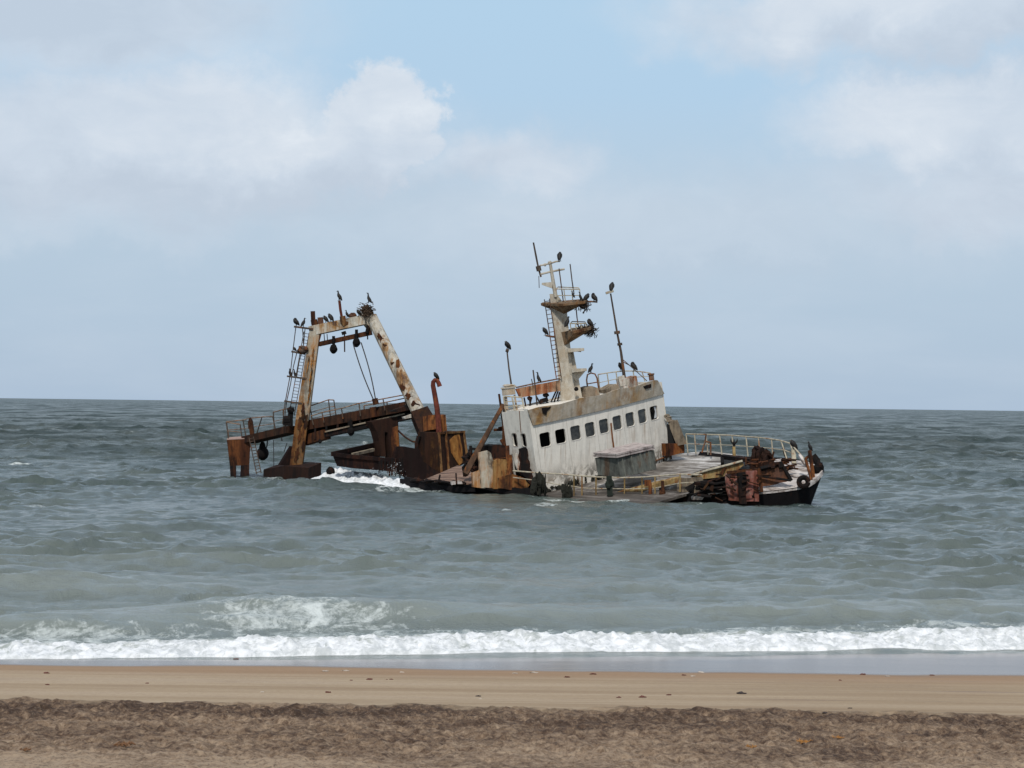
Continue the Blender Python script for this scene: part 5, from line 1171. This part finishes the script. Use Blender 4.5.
def bird_mesh(pose):
    sp = bird_parts(pose); m = MB(); K = 10; rings = []; n_ = len(sp)
    P = [np.array([a, 0, b]) for a, b, _, _ in sp]
    for i, (a, b, rn, rw) in enumerate(sp):
        d = P[min(i+1, len(P)-1)]-P[max(i-1, 0)]; d /= np.linalg.norm(d); n1 = np.array([-d[2], 0, d[0]]); s_ = np.array([0, 1., 0])
        fat = 1.32 if i < n_-3 else 1.15
        rings += [P[i]+n1*rn*fat*math.cos(t)+s_*rw*fat*math.sin(t) for t in np.linspace(0, 2*math.pi, K+1)[:-1]]
    fs = []; n = len(sp)
    for i in range(n-1):
        for j in range(K): fs.append((i*K+j, i*K+(j+1) % K, (i+1)*K+(j+1) % K, (i+1)*K+j))
    fs += [tuple(range(K-1, -1, -1)), tuple(range((n-1)*K, n*K))]
    nb = K*(n-4)
    m.add(rings, fs); m.mi = [1 if min(f) >= K*(n-3) else 0 for f in fs]
    for s_ in (-1, 1):
        m.tube([(-.02, s_*.045, .19), (-.015, s_*.05, .08), (-.01, s_*.05, .015)], [.035, .018, .012], 5)
        m.prism([(-.03, s_*.05-.015, .0), (.07, s_*.05-.045, .0), (.085, s_*.05, .0), (.07, s_*.05+.045, .0), (-.03, s_*.05+.015, .0)], (0, 0, .014))
    return m
def wing_mesh(pose, s_):
    sp = bird_parts(pose); m = MB(); K = 8
    a = [np.array(sp[4][:2]), np.array(sp[3][:2]), np.array(sp[2][:2]), np.array(sp[1][:2]), np.array(sp[0][:2])]
    rw = [sp[4][3]*1.3, sp[3][3]*1.3, sp[2][3]*1.3, sp[1][3]*1.3, .04]; rad = [.016, .085, .082, .052, .008]
    rings = []
    for i in range(5):
        c = np.array([a[i][0]-.012, s_*(rw[i]*.86+.006), a[i][1]+.005]); d = a[min(i+1, 4)]-a[max(i-1, 0)]; d = d/np.linalg.norm(d)
        n1 = np.array([-d[1], 0, d[0]]); rings += [c+n1*rad[i]*math.cos(t)+np.array([0, 1, 0])*.020*math.sin(t) for t in np.linspace(0, 2*math.pi, K+1)[:-1]]
    fs = [(i*K+j, i*K+(j+1) % K, (i+1)*K+(j+1) % K, (i+1)*K+j) for i in range(4) for j in range(K)]+[tuple(range(K-1, -1, -1)), tuple(range(4*K, 5*K))]
    return m.add(rings, fs)
PRO = {}
def bird(x, y, D, pose, face, label, s=1.0, group='cormorants perched on the wreck'):
    """x, y: the feet in the picture; face: degrees from picture right, counter-clockwise seen from above"""
    r = empty('cormorant', at(x, y, D)-np.array([0, 0, .01])); tag(r, label, 'cormorant', group)
    r.rotation_euler = (0, 0, math.radians(face)); r.scale = (s*1.08, s*1.08, s*1.08)
    if pose not in PRO:
        b = bird_mesh(pose).build('body', [M['bird'], M['beak']], None, None, True, origin=(0, 0, 0))
        ws_ = [wing_mesh(pose, k).build('wing', M['wing'], None, None, True, origin=(0, 0, 0)) for k in (-1, 1)]
        PRO[pose] = [b]+ws_
        for o in PRO[pose]: o.parent = r
    else:
        for o in PRO[pose]:
            c = o.copy(); COL.objects.link(c); c.parent = r
    return r
BIRDS = [
 (296, 326.2, 157.7, 'preen', 200, 'plump cormorant preening on the outer end of the topmost ladder bracket', 1.05),
 (303.5, 327.0, 157.7, 'up', 20, 'slim cormorant beside the plump one on the topmost ladder bracket', .95),
 (294.6, 351.6, 157.7, 'hunch', 190, 'cormorant crouched low on the middle ladder bracket', .62),
 (290, 376.4, 157.7, 'up', 250, 'left of two cormorants on the lower ladder bracket', .82),
 (294.4, 376.9, 157.7, 'tall', 160, 'right of two cormorants on the lower ladder bracket', .75),
 (325.6, 322.9, 157.5, 'hunch', 170, 'left of two cormorants side by side on the gantry beam', .95),
 (330.4, 321.6, 157.4, 'hunch', 150, 'right of two cormorants side by side on the gantry beam', 1.05),
 (338.9, 300.8, 157.4, 'up', 160, 'cormorant perched on top of the red pole above the gantry beam', 1.05),
 (346.8, 317.6, 157.0, 'up', 200, 'small cormorant on the gantry beam just right of the red pole', .78),
 (358.6, 316.0, 156.9, 'hunch', 160, 'cormorant hunched on the gantry beam just left of the large stick nest', .85),
 (368.4, 303.0, 156.3, 'tall', 160, 'upright cormorant standing on the large stick nest', .98),
 (436, 380.0, 148.6, 'hunch', 200, 'cormorant hunched on the bend of the red pipe davit', .95),
 (507.3, 350.0, 138.6, 'hunch', 215, 'cormorant on top of the thin pole behind the wheelhouse', 1.02),
 (538, 382.4, 139.4, 'tall', 170, 'cormorant standing on the rusty wind screen left of the mast', .88),
 (559.6, 261.0, DM, 'hunch', 80, 'topmost cormorant, on the end of the mast yard', 1.08),
 (545, 335.4, DM, 'hunch', 190, 'cormorant on the short perch sticking out left of the mast ladder', .92),
 (567.4, 327.3, DM-.7, 'up', 40, 'cormorant standing against the mast above the lower platform', 1.0),
 (572.8, 297.8, DM-.9, 'up', 160, 'small cormorant inside the upper platform railing', .62),
 (580, 300.3, DM-.5, 'tall', 170, 'upright cormorant at the right end of the upper platform railing', .72),
 (586.6, 302.0, DM, 'hunch', 30, 'left of the two hunched cormorants on the perch beyond the upper platform', 1.0),
 (594, 301.8, DM, 'preen', 140, 'right of the two hunched cormorants on the perch beyond the upper platform', 1.0),
 (590, 327.2, DM-.2, 'preen', 170, 'cormorant settled on the shaggy nest of the lower platform', .95),
 (591, 373.0, 140.6, 'up', 25, 'cormorant on the hoop rail right of the mast foot', .9),
 (620.6, 371.0, 142.5, 'hunch', 220, 'cormorant on the roof rail just left of the signal mast', 1.0),
 (633.6, 371.0, 142.5, 'preen', 160, 'round preening cormorant on the roof rail right of the signal mast', 1.05),
 (611.8, 291.4, 141.4, 'hunch', 70, 'cormorant on the plate at the top of the slim signal mast', 1.1),
 (793.2, 450.0, 132.2, 'hunch', 195, 'cormorant hunched on the cream post where the bow railing ends', 1.12),
 (809.6, 451.0, 127.6, 'up', 200, 'cormorant leaning out on top of the rusty bow frame', .80),
]
for b in BIRDS: bird(*b)
# one with wings held out to dry, on the yellow post of the far rail
r = bird(733.9, 447.0, 138.2, 'up', 262, 'cormorant drying its raised wings on the yellow post of the far rail', .72)
for s_ in (-1, 1):
    w_ = MB(); P0 = [(0, .05, .36), (-.02, .13, .42), (-.02, .22, .62), (-.03, .26, .74)]; P1 = [(-.03, .06, .22), (-.05, .15, .26), (-.05, .27, .42), (-.05, .31, .56)]
    for i in range(3):
        a, b, c, d = [np.array((q[0], q[1]*s_, q[2])) for q in (P0[i], P0[i+1], P1[i+1], P1[i])]; w_.prism([a, b, c, d], (-.015, 0, 0))
    o = w_.build('wing', M['wing'], None, None, True, origin=(0, 0, 0)); o.parent = r; o['label'] = 'raised wing held out to dry'

# ================================================================== litter on the beach
def on_ground(px, py):
    d = ray(px, py); t0 = 15/d[1]; t1 = 60/d[1]
    ts = np.linspace(t0, t1, 1500); q = CP+ts[:, None]*d
    p = q[int(np.argmax(q[:, 2] < ground_z(q[:, 0], q[:, 1])))].copy()
    p[2] = float(ground_z(np.array([p[0]]), np.array([p[1]]))[0]); return p
def litter(x, y, wpx, mat, name, label, cat, group, seed, flat=.35, elong=1.0):
    p = on_ground(x, y); s_ = .68*wpx*p[1]/FPX/2; m = MB()
    m.blob(p+np.array([0, 0, s_*flat*.4]), (s_, s_*.8*elong, s_*flat), seed, .55, 14, 8, fr=3)
    if seed % 3 == 0: m.blob(p+np.array([s_*.9, s_*.2, s_*flat*.2]), (s_*.45, s_*.4, s_*flat*.6), seed+50, .5, 9, 6)
    return leaf_thing(m, name, mat, p, label, cat, group)
RS = [(46, 673.5, 8), (47.5, 685, 6), (147, 683.5, 5), (351, 680.5, 4), (369.5, 679.8, 8), (387, 679.8, 3), (391, 679.6, 5), (328, 692.8, 8), (593, 674.5, 8), (567, 677.5, 7), (684, 675.5, 6), (863, 674.8, 8), (932, 675.5, 6), (840, 680.6, 5), (619, 697.8, 7), (642, 697.6, 10), (669, 695.3, 7)]
for i, (x, y, w_) in enumerate(RS): litter(x, y, w_, M['redstone'], 'red_stone', 'dark red stone scattered on the smooth damp sand', 'stone', 'dark red stones on the damp sand', i)
WS = [(262, 692.3, 6), (325, 671.6, 9), (345, 671, 9), (402, 672.4, 7), (515, 673.6, 8), (534, 673, 10), (693, 676.5, 7), (701, 672.7, 9), (887, 676.5, 7), (480, 699, 5)]
for i, (x, y, w_) in enumerate(WS): litter(x, y, w_, M['shell'], 'white_shell', 'pale flat shell fragment lying on the damp sand', 'shell', 'pale shells on the damp sand', i+31, .22)
litter(478.5, 696.5, 7, M['darkstone'], 'dark_stone', 'small black stone beside a pale shell on the damp sand left of centre', 'stone', None, 71)
litter(741, 694, 12, M['darkstone'], 'dark_stone', 'largest black stone on the smooth sand, right of centre', 'stone', None, 72)
litter(850, 708.5, 6, M['darkstone'], 'dark_stone', 'black pebble at the edge of the churned sand, the upper of two', 'stone', None, 74)
litter(825, 713.5, 7, M['darkstone'], 'dark_stone', 'black pebble at the edge of the churned sand, the lower of two', 'stone', None, 75)
litter(236, 659.5, 7, M['redstone'], 'red_stone', 'lone dark red stone on the shiny wet sand below the surf', 'stone', None, 77)
def kelp(x, y, wpx, mat, label, seed):
    p = on_ground(x, y); s_ = wpx*p[1]/FPX/2; m = MB(); rg = random.Random(seed)
    for i in range(26):
        a = rg.uniform(0, 6.28); q = p+np.array([rg.gauss(0, s_*.45), rg.gauss(0, s_*.5), .01]); L = s_*rg.uniform(.3, .7)
        m.tube([q, q+np.array([math.cos(a)*L*.5, math.sin(a)*L*.5, L*rg.uniform(.2, .5)]), q+np.array([math.cos(a+.5)*L, math.sin(a+.5)*L, L*rg.uniform(0, .3)])], [s_*.05, s_*.06, s_*.02], 4)
    return leaf_thing(m, 'seaweed_clump', mat, p, label, 'seaweed')
kelp(802, 744, 16, M['kelp'], 'bright orange seaweed clump on the churned sand, the middle one of three', 1)
kelp(838, 739, 11, M['kelp'], 'small orange seaweed clump on the churned sand, rightmost of three', 2)
kelp(751, 748, 12, M['kelp'], 'faint orange seaweed clump on the churned sand, leftmost of the three orange ones', 3)
kelp(124, 747, 22, M['kelpb'], 'large brown seaweed clump on the churned sand at left', 4)
kelp(26, 751, 13, M['kelpb'], 'small brown seaweed clump on the churned sand near the left corner', 5)
